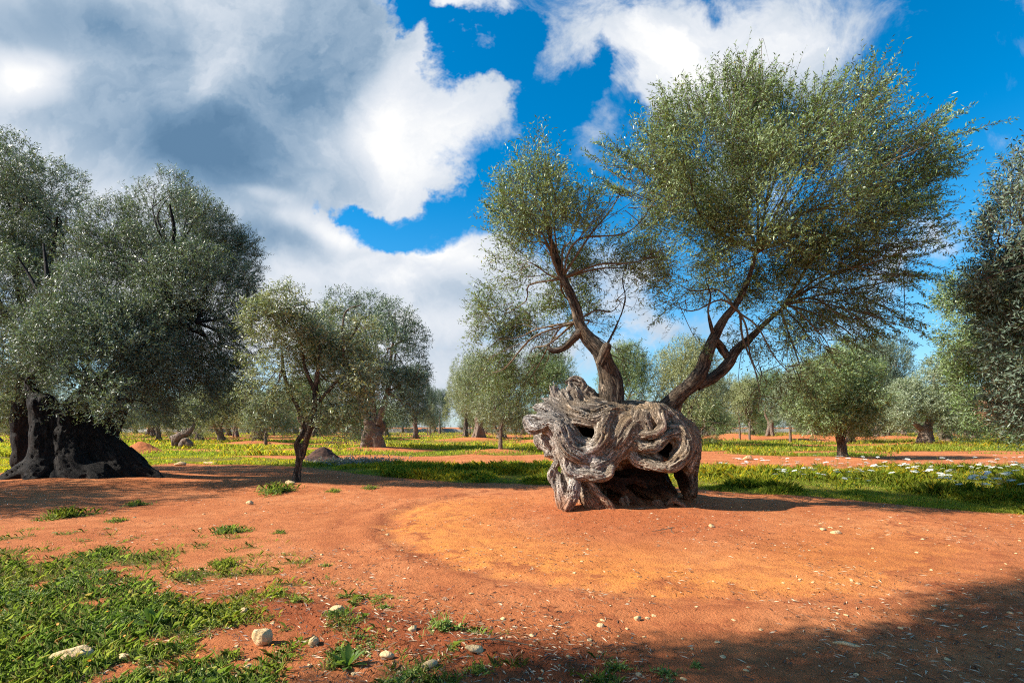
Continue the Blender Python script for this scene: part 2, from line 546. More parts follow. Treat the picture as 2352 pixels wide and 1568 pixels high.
M_BARK = bark_mat('old_wood', (0.08, 0.055, 0.038), (0.34, 0.26, 0.18), (0.68, 0.55, 0.41), soil=0.55, silver=0.9, bump=1.0, fs=13, crack=.6)
M_LIMB = bark_mat('limb_bark', (0.016, 0.012, 0.010), (0.11, 0.085, 0.062), (0.30, 0.235, 0.17), soil=0, bump=1.0, fs=14, crack=.8)
M_BARK_SHADED = bark_mat('shaded_bark', (0.005, 0.004, 0.003), (0.016, 0.012, 0.010), (0.05, 0.04, 0.032), soil=0.12, bump=1.0, fs=9, crack=.8)  # near-black: the crown's shade on the giant trunk is put into the colour
M_BARKF = bark_mat('grove_bark', (0.05, 0.038, 0.03), (0.17, 0.125, 0.095), (0.30, 0.24, 0.19), soil=0.4)
M_TWIG = bark_mat('twig_bark', (0.05, 0.036, 0.025), (0.12, 0.09, 0.06), (0.19, 0.15, 0.10), soil=0, bump=0.1)
M_LEAF = leaf_mat('leaf_main', (0.035, 0.070, 0.014), (0.10, 0.175, 0.036), (0.28, 0.375, 0.13), (0.25, 0.33, 0.16), (0.50, 0.40, 0.04))
M_LEAFB = leaf_mat('leaf_blue_grey', (0.014, 0.034, 0.022), (0.042, 0.088, 0.052), (0.19, 0.27, 0.18), (0.22, 0.29, 0.21))
M_LEAFS = leaf_mat('leaf_silver', (0.045, 0.080, 0.030), (0.13, 0.19, 0.080), (0.40, 0.46, 0.26), (0.36, 0.41, 0.27))
M_LEAFY = leaf_mat('leaf_yellowish', (0.07, 0.10, 0.025), (0.19, 0.23, 0.07), (0.42, 0.44, 0.19), (0.36, 0.39, 0.20))
M_LEAFX = leaf_mat('leaf_dead', (0.16, 0.06, 0.03), (0.30, 0.12, 0.06), (0.42, 0.20, 0.10), (0.36, 0.2, 0.12), (0.36, 0.2, 0.12))


# ------------------------------------------------------------------ foliage
def blob_pts(blobs, n, rg, gap=0.42, gf=1.1, shell=0.5):
    """points in a union of ellipsoids, thinned by a noise field so that gaps open"""
    B = np.array(blobs, float)           # x y z rx ry rz w
    vol = B[:, 3] * B[:, 4] * B[:, 5] * B[:, 6]
    out = []; tot = 0
    while tot < n:
        m = int((n - tot) * 2.2) + 50
        k = rg.choice(len(B), m, p=vol / vol.sum())
        d = nrm(rg.normal(size=(m, 3)))
        r = rg.random(m) ** (1 / 3.0)
        r = np.where(rg.random(m) < shell, 0.72 + 0.30 * r, r)
        p = B[k, :3] + d * r[:, None] * B[k, 3:6]
        q = p * gf
        nn = fbm(q[:, 0] + 11, q[:, 1] + 3, q[:, 2] + 7, 3)
        keep = rg.random(m) < sm(gap - 0.07, gap + 0.07, nn)
        p = p[keep]; kk = k[keep]
        out.append(np.hstack([p, kk[:, None]])); tot += len(p)
    o = np.vstack(out)[:n]
    return o[:, :3], o[:, 3].astype(int)

def foliage_np(start, dirs, L, per, ll, lw, rg, droop=0.10, spread=0.85, twig_r=0.004, tw_every=1):
    n = len(start)
    dirs = nrm(dirs)
    # leaves
    t = (np.arange(per)[None] + rg.random((n, per))) / per * 0.95 + 0.08
    LL = L[:, None]
    pos = start[:, None] + dirs[:, None] * (LL * t)[..., None]
    pos[..., 2] -= droop * (LL * t) ** 2
    pos = pos.reshape(-1, 3)
    dd = np.repeat(dirs, per, 0)
    pr = nrm(np.cross(dd, rg.normal(size=dd.shape)))
    ld = nrm(0.6 * dd + spread * pr + 0.15 * rg.normal(size=dd.shape))
    sd_ = nrm(np.cross(ld, pr + 0.6 * rg.normal(size=dd.shape)))
    up = np.cross(sd_, ld)
    m = len(pos)
    l_ = ll * (0.65 + 0.7 * rg.random(m))[:, None]; w_ = lw * (0.7 + 0.6 * rg.random(m))[:, None]
    mid = pos + ld * l_ * 0.5 + up * l_ * 0.06
    V = np.stack([pos, mid + sd_ * w_ * 0.5, pos + ld * l_, mid - sd_ * w_ * 0.5], 1).reshape(-1, 3)
    Q = np.arange(4 * m).reshape(-1, 4)
    tone = np.clip(rg.normal(0.45, 0.30, m), 0, 0.96)
    tone = np.where(rg.random(m) < 0.012, 1.0, tone)
    # twigs: three-sided slivers
    s2 = start[::tw_every]; d2 = dirs[::tw_every]; L2 = L[::tw_every, None]
    a = nrm(np.cross(d2, rg.normal(size=d2.shape))); b = np.cross(d2, a)
    e = s2 + d2 * L2 * 1.05; e[:, 2] -= droop * L2[:, 0] ** 2
    mid2 = s2 + d2 * L2 * 0.5; mid2[:, 2] -= droop * (L2[:, 0] * 0.5) ** 2
    ring = lambda c, r: [c + r * a, c + r * (-0.5 * a + 0.87 * b), c + r * (-0.5 * a - 0.87 * b)]
    TV = np.stack(ring(s2, twig_r) + ring(mid2, twig_r * 0.75) + [e], 1)
    k = len(s2); base = len(V)
    TV = TV.reshape(-1, 3)
    o = base + np.arange(k)[:, None] * 7
    tq = np.concatenate([o + np.array([[i, (i + 1) % 3, 3 + (i + 1) % 3, 3 + i]]) for i in range(3)])
    tt = np.concatenate([o + np.array([[3 + i, 3 + (i + 1) % 3, 6]]) for i in range(3)])
    return V, Q, tone, TV, tq, tt

def crown_mesh(name, blobs, n_twigs, per, ll, lw, lmat, hub=None, L=(0.35, 0.7), seed=1, gap=0.42, gf=1.1, up=0.35, rand=0.55,
               droop=0.1, shell=0.5, twig_r=0.004, org=(0, 0, 0), extra=None, tw_every=1):
    rg = np.random.default_rng(seed)
    p, k = blob_pts(blobs, n_twigs, rg, gap, gf, shell)
    B = np.array(blobs, float)
    out = nrm((p - B[k, :3]) / B[k, 3:6])
    if hub is not None:
        hubs = np.atleast_2d(np.array(hub, float))
        dist = ((p[:, None] - hubs[None]) ** 2).sum(-1)
        out = 0.45 * out + 0.8 * nrm(p - hubs[dist.argmin(1)])
    d = nrm(out) + np.array([0, 0, up]) + rand * rg.normal(size=p.shape)
    Ls = L[0] + (L[1] - L[0]) * rg.random(n_twigs)
    if extra is not None:
        p = np.vstack([p, extra[0]]); d = np.vstack([d, extra[1]]); Ls = np.concatenate([Ls, extra[2]])
    V, Q, tone, TV, tq, tt = foliage_np(p, d, Ls, per, ll, lw, rg, droop, twig_r=twig_r, tw_every=tw_every)
    V = np.vstack([V, TV]) - np.array(org)
    nT = len(tq) + len(tt)
    mi = np.concatenate([np.zeros(len(Q)), np.ones(nT)])
    return np_mesh(name, V, [Q, tq, tt], [lmat, M_TWIG], False, mi,
                   {'tone': ('FACE', np.concatenate([tone, np.zeros(nT)]))})

def branch_net(hubs, blobs, rg, r0=0.05, n_sub=3, sides=6, jit=0.25):
    """boughs from the nearest limb end out into each blob, with side branches"""
    parts = []
    hubs = np.atleast_2d(np.array(hubs, float))
    for b in blobs:
        c = np.array(b[:3]); h = hubs[((hubs - c) ** 2).sum(1).argmin()]
        ln = np.linalg.norm(c - h)
        if ln < 0.15:
            continue
        a = h + (c - h) * 0.35 + rg.normal(size=3) * jit * ln * 0.25 + np.array([0, 0, 0.06 * ln])
        b2 = h + (c - h) * 0.7 + rg.normal(size=3) * jit * ln * 0.25
        e = c + (c - h) / ln * b[3] * 0.4
        P = [(*h, r0), (*a, r0 * 0.75), (*b2, r0 * 0.5), (*e, r0 * 0.12)]
        parts.append(tube_np(P, sides, 0.15, 0.12, seed=rg.random() * 50))
        for _ in range(n_sub):
            t = 0.4 + 0.55 * rg.random()
            s0 = a * (1 - t) + e * t if t > 0.5 else a
            tgt = c + nrm(rg.normal(size=3) + nrm(c - h) * 0.6) * np.array(b[3:6]) * (0.6 + 0.4 * rg.random())
            mm = (s0 + tgt) / 2 + rg.normal(size=3) * 0.1 * ln
            parts.append(tube_np([(*s0, r0 * 0.34), (*mm, r0 * 0.2), (*tgt, r0 * 0.07)], 4, 0.2, 0.1, seed=rg.random() * 50))
    return parts

def dblobs(lst, Y, rg, depth=1.2, squash=1.0):
    """blobs given as picture position and radius, spread in depth round Y"""
    out = []
    for t in lst:
        x, y, r = t[:3]
        dy = t[3] if len(t) > 3 else rg.uniform(-depth, depth)
        w = t[4] if len(t) > 4 else 1.0
        yy = Y + dy
        p = W(x, y, yy); rr = r * yy / F
        out.append((p[0], p[1], p[2], rr, rr * squash, rr, w))
    return out


# ------------------------------------------------------------------ the ground
# earth mounds (x, y, height, radius)
MOUNDS = [(2.6, 10.9, 0.16, 1.9), (-12.3, 14.6, 0.22, 3.0), (-5.9, 13.7, 0.10, 1.3), (-9.2, 34.5, .3, 2.6), (-4.2, 55, .5, 4), (-.9, 31.5, .28, 2.0),
          (36, 43.5, .35, 3), (16.5, 25.5, .1, 1.2), (39, 68, .6, 4), (3, 50, .4, 3), (30, 70, .7, 4), (46, 62, .6, 4), (-24, 47, .3, 2.5)]
# rough lip of turned soil bottom left of centre
def ground_z(x, y):
    z = 0.05 * (fbm(x * 0.22 + 3, y * 0.22, x * 0 + 1, 2) - 0.5) * sm(4, 30, np.abs(y)) * 2
    for (mx, my, h, r) in MOUNDS:
        z = z + h * np.exp(-((x - mx) ** 2 + (y - my) ** 2) / (r * r))
    z = z + 0.035 * (fbm(x * 1.3, y * 1.3, x * 0 + 5, 3) - 0.5)
    near = sm(14, 5, np.hypot(x, y))
    z = z + near * 0.022 * (fbm(x * 6, y * 6, x * 0 + 8, 3) - 0.5)
    # ruts of the ring track round the old tree
    rr = np.hypot(x - 2.3, y - 9.2)
    z = z - 0.03 * np.exp(-((rr - 4.35) / 0.16) ** 2) * (x < 4) + 0.02 * np.exp(-((rr - 4.75) / 0.2) ** 2)
    # turned soil ridge in the lower left
    s_ = (y - (4.55 - 0.42 * (x + 2.3)))
    z = z + 0.06 * np.exp(-(s_ / 0.28) ** 2) * sm(-3.2, -1.8, x) * sm(0.9, -0.4, x) * (0.5 + fbm(x * 3, y * 3, x * 0, 2))
    # long swells of the grassy strips
    z = z + 0.10 * np.exp(-((y - edge_mid(x)) / 2.0) ** 2) * (x > 4.5)
    return z

def edge_near(x):
    # near edge of the first grassy strip
    return np.interp(x, [-40, -14, -9, -4.5, -1.5, 1.0, 2.5, 5.0, 9.5, 14, 30], [21, 22.5, 20.5, 16.8, 14.6, 13.8, 13.6, 12.6, 9.3, 8.2, 7.5])
def edge_far(x):
    return np.interp(x, [-40, -14, -9, -4.5, 0, 3, 5.5, 9, 14, 30], [27, 27, 25.5, 22, 21.5, 21, 18.5, 19, 19, 18])
def edge_mid(x):
    return 0.5 * (edge_near(x) + edge_far(x))

def turf(x, y):
    """0..1: how grown-over the soil is"""
    w = 1.6 * (fbm(x * 0.45 + 9, y * 0.45, x * 0, 3) - 0.5)
    w2 = fbm(x * 1.6 + 2, y * 1.6, x * 0 + 3, 3)
    a = sm(edge_near(x) - 0.25, edge_near(x) + 0.35, y + w) * sm(edge_far(x) + .4, edge_far(x) - .4, y + w)
    # back strips
    yy = y + 2.2 * w + 0.05 * x
    b = 0.0
    for (s0, s1) in ((27.5, 31.5), (34, 43), (47, 62), (68, 85), (92, 240)):
        b = np.maximum(b, sm(s0, s0 + 1.0, yy) * sm(s1 + 1.0, s1, yy))
    b = b * sm(0.30, 0.42, fbm(x * 0.12 + 4, y * 0.12, x * 0 + 2, 2))
    # left of the giant
    l = sm(17.0, 18.5, y) * sm(-14, -16, x + 0.15 * w) * sm(34, 32, y)
    # lower-left weeds
    e = np.interp(x, [-9, -7.5, -5.2, -3.3, -2.1, -1.2, -0.3, 0.4], [9.0, 8.0, 7.4, 6.7, 5.2, 4.3, 3.75, 3.0])
    dd = e - y
    f = sm(-0.3, 1.5, dd + 1.3 * (w2 - 0.5) + 0.3 * w)
    w3 = fbm(x * 5.0 + 1, y * 5.0, x * 0 + 9, 3)
    f = f * (0.10 + 0.90 * sm(0.43, 0.60, 0.55 * w2 + 0.45 * w3 + 0.16 * sm(0.6, 2.6, dd)))
    # sparse sprouts over the soil further right
    e2 = np.interp(x, [-4.5, -3, -1.5, -.5, .6, 1.4], [8.5, 7.4, 5.6, 4.6, 4.0, 3.0])
    f = np.maximum(f, 0.85 * sm(0.0, 0.8, e2 - y) * sm(0.60, 0.68, w3) * (y > -6))
    f = f * (y > -6)
    g = np.clip(np.maximum(np.maximum(a, b), np.maximum(l, f)), 0, 1)
    for (mx, my, h, r) in MOUNDS:
        if my > 12:
            g = g * (1 - 0.9 * np.exp(-((x - mx) ** 2 + (y - my) ** 2) / (r * r * 0.8)))
    return g

def ground():
    u = np.linspace(-7.3, 7.3, 640)
    xs = 2.2 * np.sinh(u)
    v = np.linspace(-5.2, 7.2, 700)
    ys = 4.0 + 2.4 * np.sinh(v)
    X, Y = np.meshgrid(xs, ys, indexing='ij')
    Z = ground_z(X, Y) * sm(400, 120, np.hypot(X, Y))
    n, m = X.shape
    V = np.stack([X, Y, Z], -1).reshape(-1, 3)
    i = np.arange(n - 1)[:, None] * m; j = np.arange(m - 1)[None]
    Q = np.stack([i + j, i + m + j, i + m + j + 1, i + j + 1], -1).reshape(-1, 4)
    g = turf(X, Y).ravel()
    mt, T, b, out = mat('red_soil')
    pos = T.n('ShaderNodeNewGeometry').outputs['Position']
    green = T.n('ShaderNodeAttribute', attribute_name='turf').outputs['Fac']
    n1, _ = T.noise(pos, 0.55, 5, 0.6, 0.5)
    n2, _ = T.noise(pos, 3.5, 6, 0.65)
    n3, _ = T.noise(pos, 38, 5, 0.7)
    n4, _ = T.noise(pos, 160, 3, 0.6)
    c = T.ramp(n1, [(0.3, (0.42, 0.128, 0.045)), (0.5, (0.54, 0.185, 0.068)), (0.7, (0.62, 0.245, 0.10))])
    c = T.mix(T.mapr(n2, 0.42, 0.62, 0.0, 0.5), c, (0.36, 0.105, 0.038))
    # ring track of yellower dust
    q = T.vmath('SUBTRACT', pos, (2.3, 9.2, 0))
    q = T.vmath('MULTIPLY', q, (1, 1, 0))
    ang, _c = T.noise(pos, 1.3, 4, 0.6)
    r = T.math('ADD', T.math('ADD', T.vmath('LENGTH', q), T.math('MULTIPLY_ADD', ang, 1.2, -0.6)), T.math('MULTIPLY_ADD', n2, 0.9, -0.45))
    sp = T.n('ShaderNodeSeparateXYZ'); T.l(pos, sp.inputs[0])
    ring = T.math('MULTIPLY', T.mapr(r, 4.55, 4.05), T.mapr(r, 1.8, 3.9, 0.0, 1.0))
    ring = T.math('MULTIPLY', ring, T.mapr(T.math('ADD', sp.outputs[1], T.math('MULTIPLY', sp.outputs[0], 0.35)), 12.5, 9.0))
    ring = T.math('MULTIPLY', ring, T.mapr(sp.outputs[0], 6.0, 1.5, 0.35, 1.0))
    c = T.mix(T.math('MULTIPLY', ring, T.mapr(n2, 0.3, 0.65, 1.0, 0.35)), c, (0.78, 0.285, 0.066))
    # swept arcs of the track, with damp darker soil between them
    arc = T.math('SINE', T.math('MULTIPLY', r, 11.0))
    arcm = T.math('MULTIPLY', T.mapr(arc, 0.3, 1.0), T.math('MULTIPLY', T.mapr(r, 3.0, 4.2), T.mapr(r, 6.6, 5.0)))
    c = T.mix(T.math('MULTIPLY', arcm, T.mapr(ang, 0.42, 0.58, 0.0, 0.8)), c, (0.34, 0.10, 0.04))
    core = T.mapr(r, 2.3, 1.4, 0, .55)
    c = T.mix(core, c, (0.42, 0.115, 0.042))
    # turned damp soil, lower left of centre
    ridge = T.math('ABSOLUTE', T.math('SUBTRACT', sp.outputs[1], T.math('MULTIPLY_ADD', sp.outputs[0], -0.42, 3.58)))
    rm = T.math('MULTIPLY', T.mapr(T.math('ADD', ridge, T.math('MULTIPLY_ADD', n2, .8, -.4)), 0.75, 0.1), T.math('MULTIPLY', T.mapr(sp.outputs[0], -3.4, -2.4), T.mapr(sp.outputs[0], 1.8, 0.2)))
    c = T.mix(T.math('MULTIPLY', rm, .8), c, (0.26, 0.06, 0.022))
    c = T.mix(T.mapr(n3, 0.52, 0.68, 0, 0.5), c, (0.28, 0.08, 0.03))
    c = T.mix(T.mapr(n4, 0.58, 0.70, 0, 0.3), c, (0.72, 0.42, 0.24))
    # old limestone grit
    vo = T.n('ShaderNodeTexVoronoi'); vo.inputs['Scale'].default_value = 9.0; T.l(pos, vo.inputs['Vector'])
    grit = T.mapr(vo.outputs['Distance'], 0.075, 0.05)
    c = T.mix(T.math('MULTIPLY', grit, T.mapr(n2, 0.5, 0.6, 0, 0.8)), c, (0.62, 0.44, 0.27))
    gc = T.ramp(n3, [(0.35, (0.055, 0.07, 0.015)), (0.6, (0.12, 0.14, 0.03))])
    c = T.mix(T.mapr(T.math('ADD', green, T.math('MULTIPLY_ADD', n3, 0.5, -0.25)), 0.55, 1.05, 0, 0.85), c, gc)
    T.l(c, b.inputs['Base Color'])
    b.inputs['Roughness'].default_value = 0.95
    b.inputs['Specular IOR Level'].default_value = 0.08
    bp = T.n('ShaderNodeBump'); bp.inputs['Strength'].default_value = 1.0; bp.inputs['Distance'].default_value = 0.055
    hgt = T.math('ADD', T.math('MULTIPLY', n2, 0.9), T.math('ADD', T.math('MULTIPLY', n3, 0.55), T.math('MULTIPLY', n4, 0.16)))
    T.l(hgt, bp.inputs['Height']); T.l(bp.outputs[0], b.inputs['Normal'])
    me = np_mesh('ground', V, [Q], [mt], True, None, {'turf': ('POINT', g)})
    link('ground', me, kind='structure', label='red soil ground of the olive grove')
    return mt
M_SOIL = ground()

def gz(x, y):
    return float(ground_z(np.array([float(x)]), np.array([float(y)]))[0])

def hills():
    # one long low wooded hill far off on the left
    xs = np.linspace(-2600, -300, 90); rows = []
    prof = 105 * sm(-300, -700, xs) * (0.75 + 0.5 * fbm(xs * 0.004, xs * 0, xs * 0, 3))
    for t, k in ((0, 0), (0.3, .55), (0.6, .9), (1.0, 1.0), (1.6, 0.7), (2.2, 0.0)):
        rows.append(np.stack([xs, 1350 + t * 400 + 0 * xs, prof * k - 3], -1))
    V = np.concatenate(rows); m = len(xs)
    i = np.arange(len(rows) - 1)[:, None] * m; j = np.arange(m - 1)[None]
    Q = np.stack([i + j, i + j + 1, i + m + j + 1, i + m + j], -1).reshape(-1, 4)
    mt, T, b, out = mat('hill_wood_haze')
    pos = T.n('ShaderNodeNewGeometry').outputs['Position']
    f, _ = T.noise(pos, 0.03, 5, 0.7)
    T.l(T.ramp(f, [(.35, (.10, .16, .17)), (.65, (.17, .23, .22))]), b.inputs['Base Color'])  # distance haze is put into the bluish colour of the woods
    b.inputs['Roughness'].default_value = 1
    link('hills', np_mesh('hills', V, [Q], [mt]), kind='structure', label='low wooded hill on the left horizon')
hills()


# ------------------------------------------------------------------ the old hollow olive
def TP(x, y, d, r=None):
    """trunk close-up coordinates to the world; d is depth behind the front of the bole"""
    Y = 9.5 + d
    px, py = 1900 + .5103 * x, 1200 + .5103 * y
    p = ((px - 1920) * Y / 1920, Y, CAMH - (py - 1600) * Y / 1920)
    return p if r is None else (*p, r * .5103 * Y / 1920)

def ancient_trunk():
    wd = Wood((-0.75, 9.05, -0.15), (3.75, 11.9, 2.65), 0.017, warp=0.035, wf=2.4, seed=1)
    S = lambda pts, **kw: wd.strand([TP(*p) for p in pts], **kw)
    big = dict(k=0.12, lump=0.14, gf=16, amp=0.030)
    S([(480, 880, 1.0, 190), (800, 850, .95, 250), (1100, 880, .95, 250), (1320, 980, 1.05, 150)], **big)
    S([(430, 660, 1.0, 110), (650, 745, .8, 105), (900, 810, .7, 110), (1080, 800, .7, 110)], **big)
    S([(470, 960, .34, 105), (560, 1030, .24, 115), (650, 1060, .20, 105), (715, 1070, .22, 80)], **big)
    S([(640, 1000, .28, 110), (740, 960, .26, 115), (800, 880, .28, 125), (860, 800, .36, 125), (960, 760, .44, 120)], **big)
    S([(900, 930, .34, 90), (1010, 960, .28, 80), (1090, 1000, .26, 70)], **big)
    S([(1180, 850, .34, 85), (1270, 900, .30, 80), (1260, 990, .26, 70)], **big)
    S([(300, 790, .42, 60), (390, 860, .30, 80), (430, 950, .26, 80)], **big)
    S([(560, 1120, 1.2, 150), (560, 1400, 1.1, 190)], **big)
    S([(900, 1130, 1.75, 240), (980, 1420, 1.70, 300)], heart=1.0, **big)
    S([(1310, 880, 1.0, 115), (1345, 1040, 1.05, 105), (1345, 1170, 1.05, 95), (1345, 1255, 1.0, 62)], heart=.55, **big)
    S([(1050, 715, .36, 108), (1085, 830, .40, 90)], **big)
    S([(1110, 690, .5, 85), (1180, 740, .6, 90)], **big)
    S([(1190, 770, .62, 110), (1280, 890, .55, 105), (1270, 1000, .5, 80)], **big)
    S([(430, 600, .95, 85), (540, 550, .95, 80), (650, 640, .9, 80)], **big)
    # hollows
    cut = dict(k=0.06, grain=1.0, amp=0.02, lump=0.08, cut=True)
    S([(830, 1190, .35, 115), (1000, 1190, .50, 150), (1220, 1200, .50, 150)], **cut)
    S([(900, 1200, .8, 120), (1200, 1220, .85, 130)], **cut)
    S([(640, 1250, .45, 60), (760, 1290, .30, 75), (1000, 1300, .25, 110), (1180, 1270, .30, 90)], **cut)
    S([(585, 830, -.1, 62), (600, 835, .3, 78), (600, 840, .85, 60)], **cut)
    S([(540, 815, .0, 45), (560, 820, .6, 40)], **cut)
    S([(1190, 955, -.1, 62), (1180, 950, .38, 62)], **cut)
    S([(800, 785, .0, 22), (790, 780, .5, 30)], **cut)
    S([(390, 1080, .0, 50), (420, 1090, .9, 60)], **cut)
    # face between the hollows
    S([(770, 770, .36, 75), (810, 860, .26, 100), (870, 900, .26, 85)], k=.06, lump=.07, gf=26, amp=.016)
    g = dict(k=.075, lump=.05, gf=19, amp=.032)
    gw = dict(k=.04, lump=.03, gf=21, amp=.045, gl=2.2)
    # the two horns and the bands over and round the eye
    S([(150, 745, .36, 34), (200, 785, .32, 50), (270, 770, .26, 48), (330, 755, .18, 46), (390, 800, .10, 55), (425, 880, .06, 58), (465, 955, .03, 60), (540, 1000, .03, 52), (600, 1000, .08, 36)], **gw)
    S([(150, 720, .34, 22), (200, 715, .34, 30), (260, 720, .30, 32), (320, 730, .24, 34)], **gw)
    S([(215, 640, .52, 24), (290, 660, .46, 38), (370, 700, .40, 42), (440, 760, .36, 45), (485, 830, .28, 40)], **gw)
    S([(230, 690, .46, 18), (300, 700, .40, 24), (380, 740, .32, 26)], **gw)
    S([(425, 640, .52, 46), (520, 700, .34, 46), (620, 735, .22, 42), (700, 720, .2, 40), (800, 680, .32, 50), (940, 690, .42, 60)], **gw)
    S([(500, 745, .26, 24), (580, 758, .20, 24), (660, 765, .18, 24)], **gw)
    S([(390, 600, .66, 48), (510, 640, .50, 44), (640, 660, .42, 44), (760, 650, .46, 44), (900, 665, .56, 50)], **gw)
    S([(520, 600, .62, 36), (640, 610, .58, 44), (760, 625, .6, 40), (880, 650, .66, 40)], **gw)
    S([(440, 760, .28, 26), (480, 830, .22, 26), (530, 885, .14, 28), (600, 905, .09, 28), (660, 890, .09, 28)], **gw)
    S([(470, 740, .4, 20), (500, 820, .38, 20), (545, 870, .30, 22), (600, 885, .25, 24)], **gw)
    # the jagged crest
    for q in ([(345, 490, .72, 9), (365, 540, .66, 26), (410, 610, .6, 40), (480, 690, .5, 42)],
              [(290, 585, .62, 18), (350, 610, .58, 32), (430, 670, .5, 38)],
              [(380, 520, .62, 12), (410, 570, .56, 24), (430, 630, .52, 30), (500, 690, .42, 30)],
              [(445, 455, .74, 14), (495, 440, .72, 25), (550, 465, .70, 26), (548, 510, .68, 20)],
              [(470, 475, .7, 16), (500, 520, .62, 26), (520, 590, .58, 34), (580, 650, .5, 36)],
              [(560, 490, .76, 26), (600, 530, .7, 28), (650, 585, .66, 28), (700, 635, .6, 30)],
              [(415, 520, .64, 14), (440, 565, .56, 24), (450, 610, .5, 26), (470, 660, .45, 28)],
              [(520, 520, .7, 22), (570, 560, .6, 26), (620, 610, .55, 28), (720, 650, .5, 30)],
              [(330, 560, .7, 22), (330, 610, .66, 28), (400, 660, .55, 30)],
              [(260, 620, .62, 16), (310, 625, .6, 24), (390, 680, .5, 28)]):
        S(q, **gw)
    # nose, jaw with its pale lip
    S([(740, 715, .24, 52), (705, 790, .12, 56), (695, 860, .06, 56), (650, 930, .03, 54), (565, 965, .06, 42)], **g)
    S([(445, 990, .14, 46), (455, 1070, .08, 44), (505, 1125, .03, 38), (600, 1135, -.04, 42), (690, 1148, -.08, 40), (745, 1130, -.09, 38), (765, 1090, -.07, 30)], **g)
    S([(850, 930, .22, 60), (790, 970, .14, 62), (730, 1030, .08, 60), (660, 1070, .02, 60)], **g)
    # the arch and the big swirl on the right
    S([(760, 1030, .12, 40), (800, 985, .14, 36), (860, 965, .22, 32), (920, 975, .15, 34), (950, 1030, .08, 38), (1010, 1058, .05, 38), (1090, 1075, .0, 40), (1170, 1085, -.05, 44), (1240, 1062, -.07, 52), (1295, 1005, -.05, 50), (1322, 940, .0, 46), (1318, 870, .06, 44), (1280, 812, .12, 40), (1220, 790, .18, 34)], **g)
    S([(930, 880, .16, 46), (950, 915, .08, 40), (1010, 940, .02, 38), (1080, 938, .0, 36), (1140, 895, .02, 36), (1190, 850, .06, 34), (1240, 830, .10, 32)], **g)
    S([(960, 720, .2, 50), (935, 800, .16, 46), (935, 870, .14, 44)], **g)
    S([(1110, 645, .20, 34), (1128, 720, .10, 36), (1140, 785, .04, 34), (1095, 832, .02, 34), (1010, 842, .08, 30)], **g)
    S([(1020, 690, .2, 26), (1010, 740, .14, 34), (1030, 790, .14, 34)], **g)
    S([(1230, 850, .1, 20), (1260, 920, .14, 30), (1230, 1000, .12, 26)], **g)
    S([(1140, 660, .42, 52), (1200, 720, .42, 56), (1260, 790, .36, 50)], **g)
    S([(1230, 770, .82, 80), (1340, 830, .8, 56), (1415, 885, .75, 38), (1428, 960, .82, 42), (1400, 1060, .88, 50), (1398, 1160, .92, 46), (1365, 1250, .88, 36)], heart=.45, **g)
    S([(1290, 790, .5, 30), (1350, 880, .48, 36), (1370, 980, .5, 36), (1340, 1080, .52, 36)], **g)
    # collars where the living limbs leave the dead bole
    S([(640, 720, .75, 60), (720, 660, .75, 70), (765, 590, .74, 76), (745, 500, .70, 70)], **g)
    S([(850, 720, .8, 60), (815, 650, .76, 50), (800, 570, .72, 34)], **g)
    S([(1090, 760, .85, 60), (1170, 690, .86, 60), (1235, 620, .80, 50)], **g)
    S([(1260, 760, .85, 50), (1225, 700, .84, 46), (1250, 640, .80, 34)], **g)
    # splinters of the crest
    for i, (x, y, a_, b_) in enumerate([(330, 530, -18, -55), (352, 515, -5, -60), (372, 545, 4, -70), (398, 560, -14, -75), (425, 545, 2, -70), (452, 520, 10, -60), (470, 500, -16, -60), (575, 520, 26, -45), (612, 560, 30, -40), (650, 600, 34, -34), (300, 600, -50, -26), (268, 650, -52, -10)]):
        S([(x - a_ * .8, y - b_ * 1.2, .6, 20), (x, y, .62, 13), (x + a_, y + b_, .66, 3)], k=.015, lump=.01, gf=24, amp=.02)
    # legs and roots
    S([(505, 1110, .18, 44), (500, 1200, .04, 40), (482, 1290, .0, 40), (448, 1375, -.02, 44)], **g)
    S([(390, 1150, .34, 36), (400, 1250, .26, 56), (425, 1350, .2, 58), (440, 1420, .2, 60)], **g)
    S([(560, 1150, .42, 46), (590, 1250, .32, 66), (640, 1350, .2, 66), (720, 1410, .1, 30)], **g)
    S([(600, 1160, .16, 24), (670, 1270, .08, 26), (740, 1350, .04, 26), (790, 1410, .0, 18)], **g)
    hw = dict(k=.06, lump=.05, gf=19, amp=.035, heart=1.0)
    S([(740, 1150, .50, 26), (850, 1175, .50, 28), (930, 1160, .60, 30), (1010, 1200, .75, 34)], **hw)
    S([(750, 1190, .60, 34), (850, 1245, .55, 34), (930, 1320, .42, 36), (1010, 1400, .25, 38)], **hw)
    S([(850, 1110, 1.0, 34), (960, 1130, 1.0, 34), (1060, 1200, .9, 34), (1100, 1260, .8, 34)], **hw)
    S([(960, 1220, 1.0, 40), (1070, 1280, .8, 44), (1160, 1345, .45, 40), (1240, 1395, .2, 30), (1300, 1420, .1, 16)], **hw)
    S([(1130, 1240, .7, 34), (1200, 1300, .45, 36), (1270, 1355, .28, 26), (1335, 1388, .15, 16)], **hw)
    S([(1180, 1345, .25, 16), (1240, 1320, .2, 16), (1290, 1350, .15, 16), (1320, 1388, .12, 14)], **g)
    S([(690, 1405, .10, 26), (900, 1415, .06, 30), (1080, 1410, .06, 34), (1300, 1420, .05, 16)], **g)
    S([(1100, 1350, .22, 34), (1160, 1400, .06, 30), (1210, 1430, 0, 18)], **g)
    S([(860, 1330, .35, 34), (880, 1420, .22, 34)], **g)
    # hanging lumps on the far left
    S([(235, 840, .62, 40), (300, 900, .56, 58), (335, 965, .5, 46), (300, 990, .46, 22)], **g)
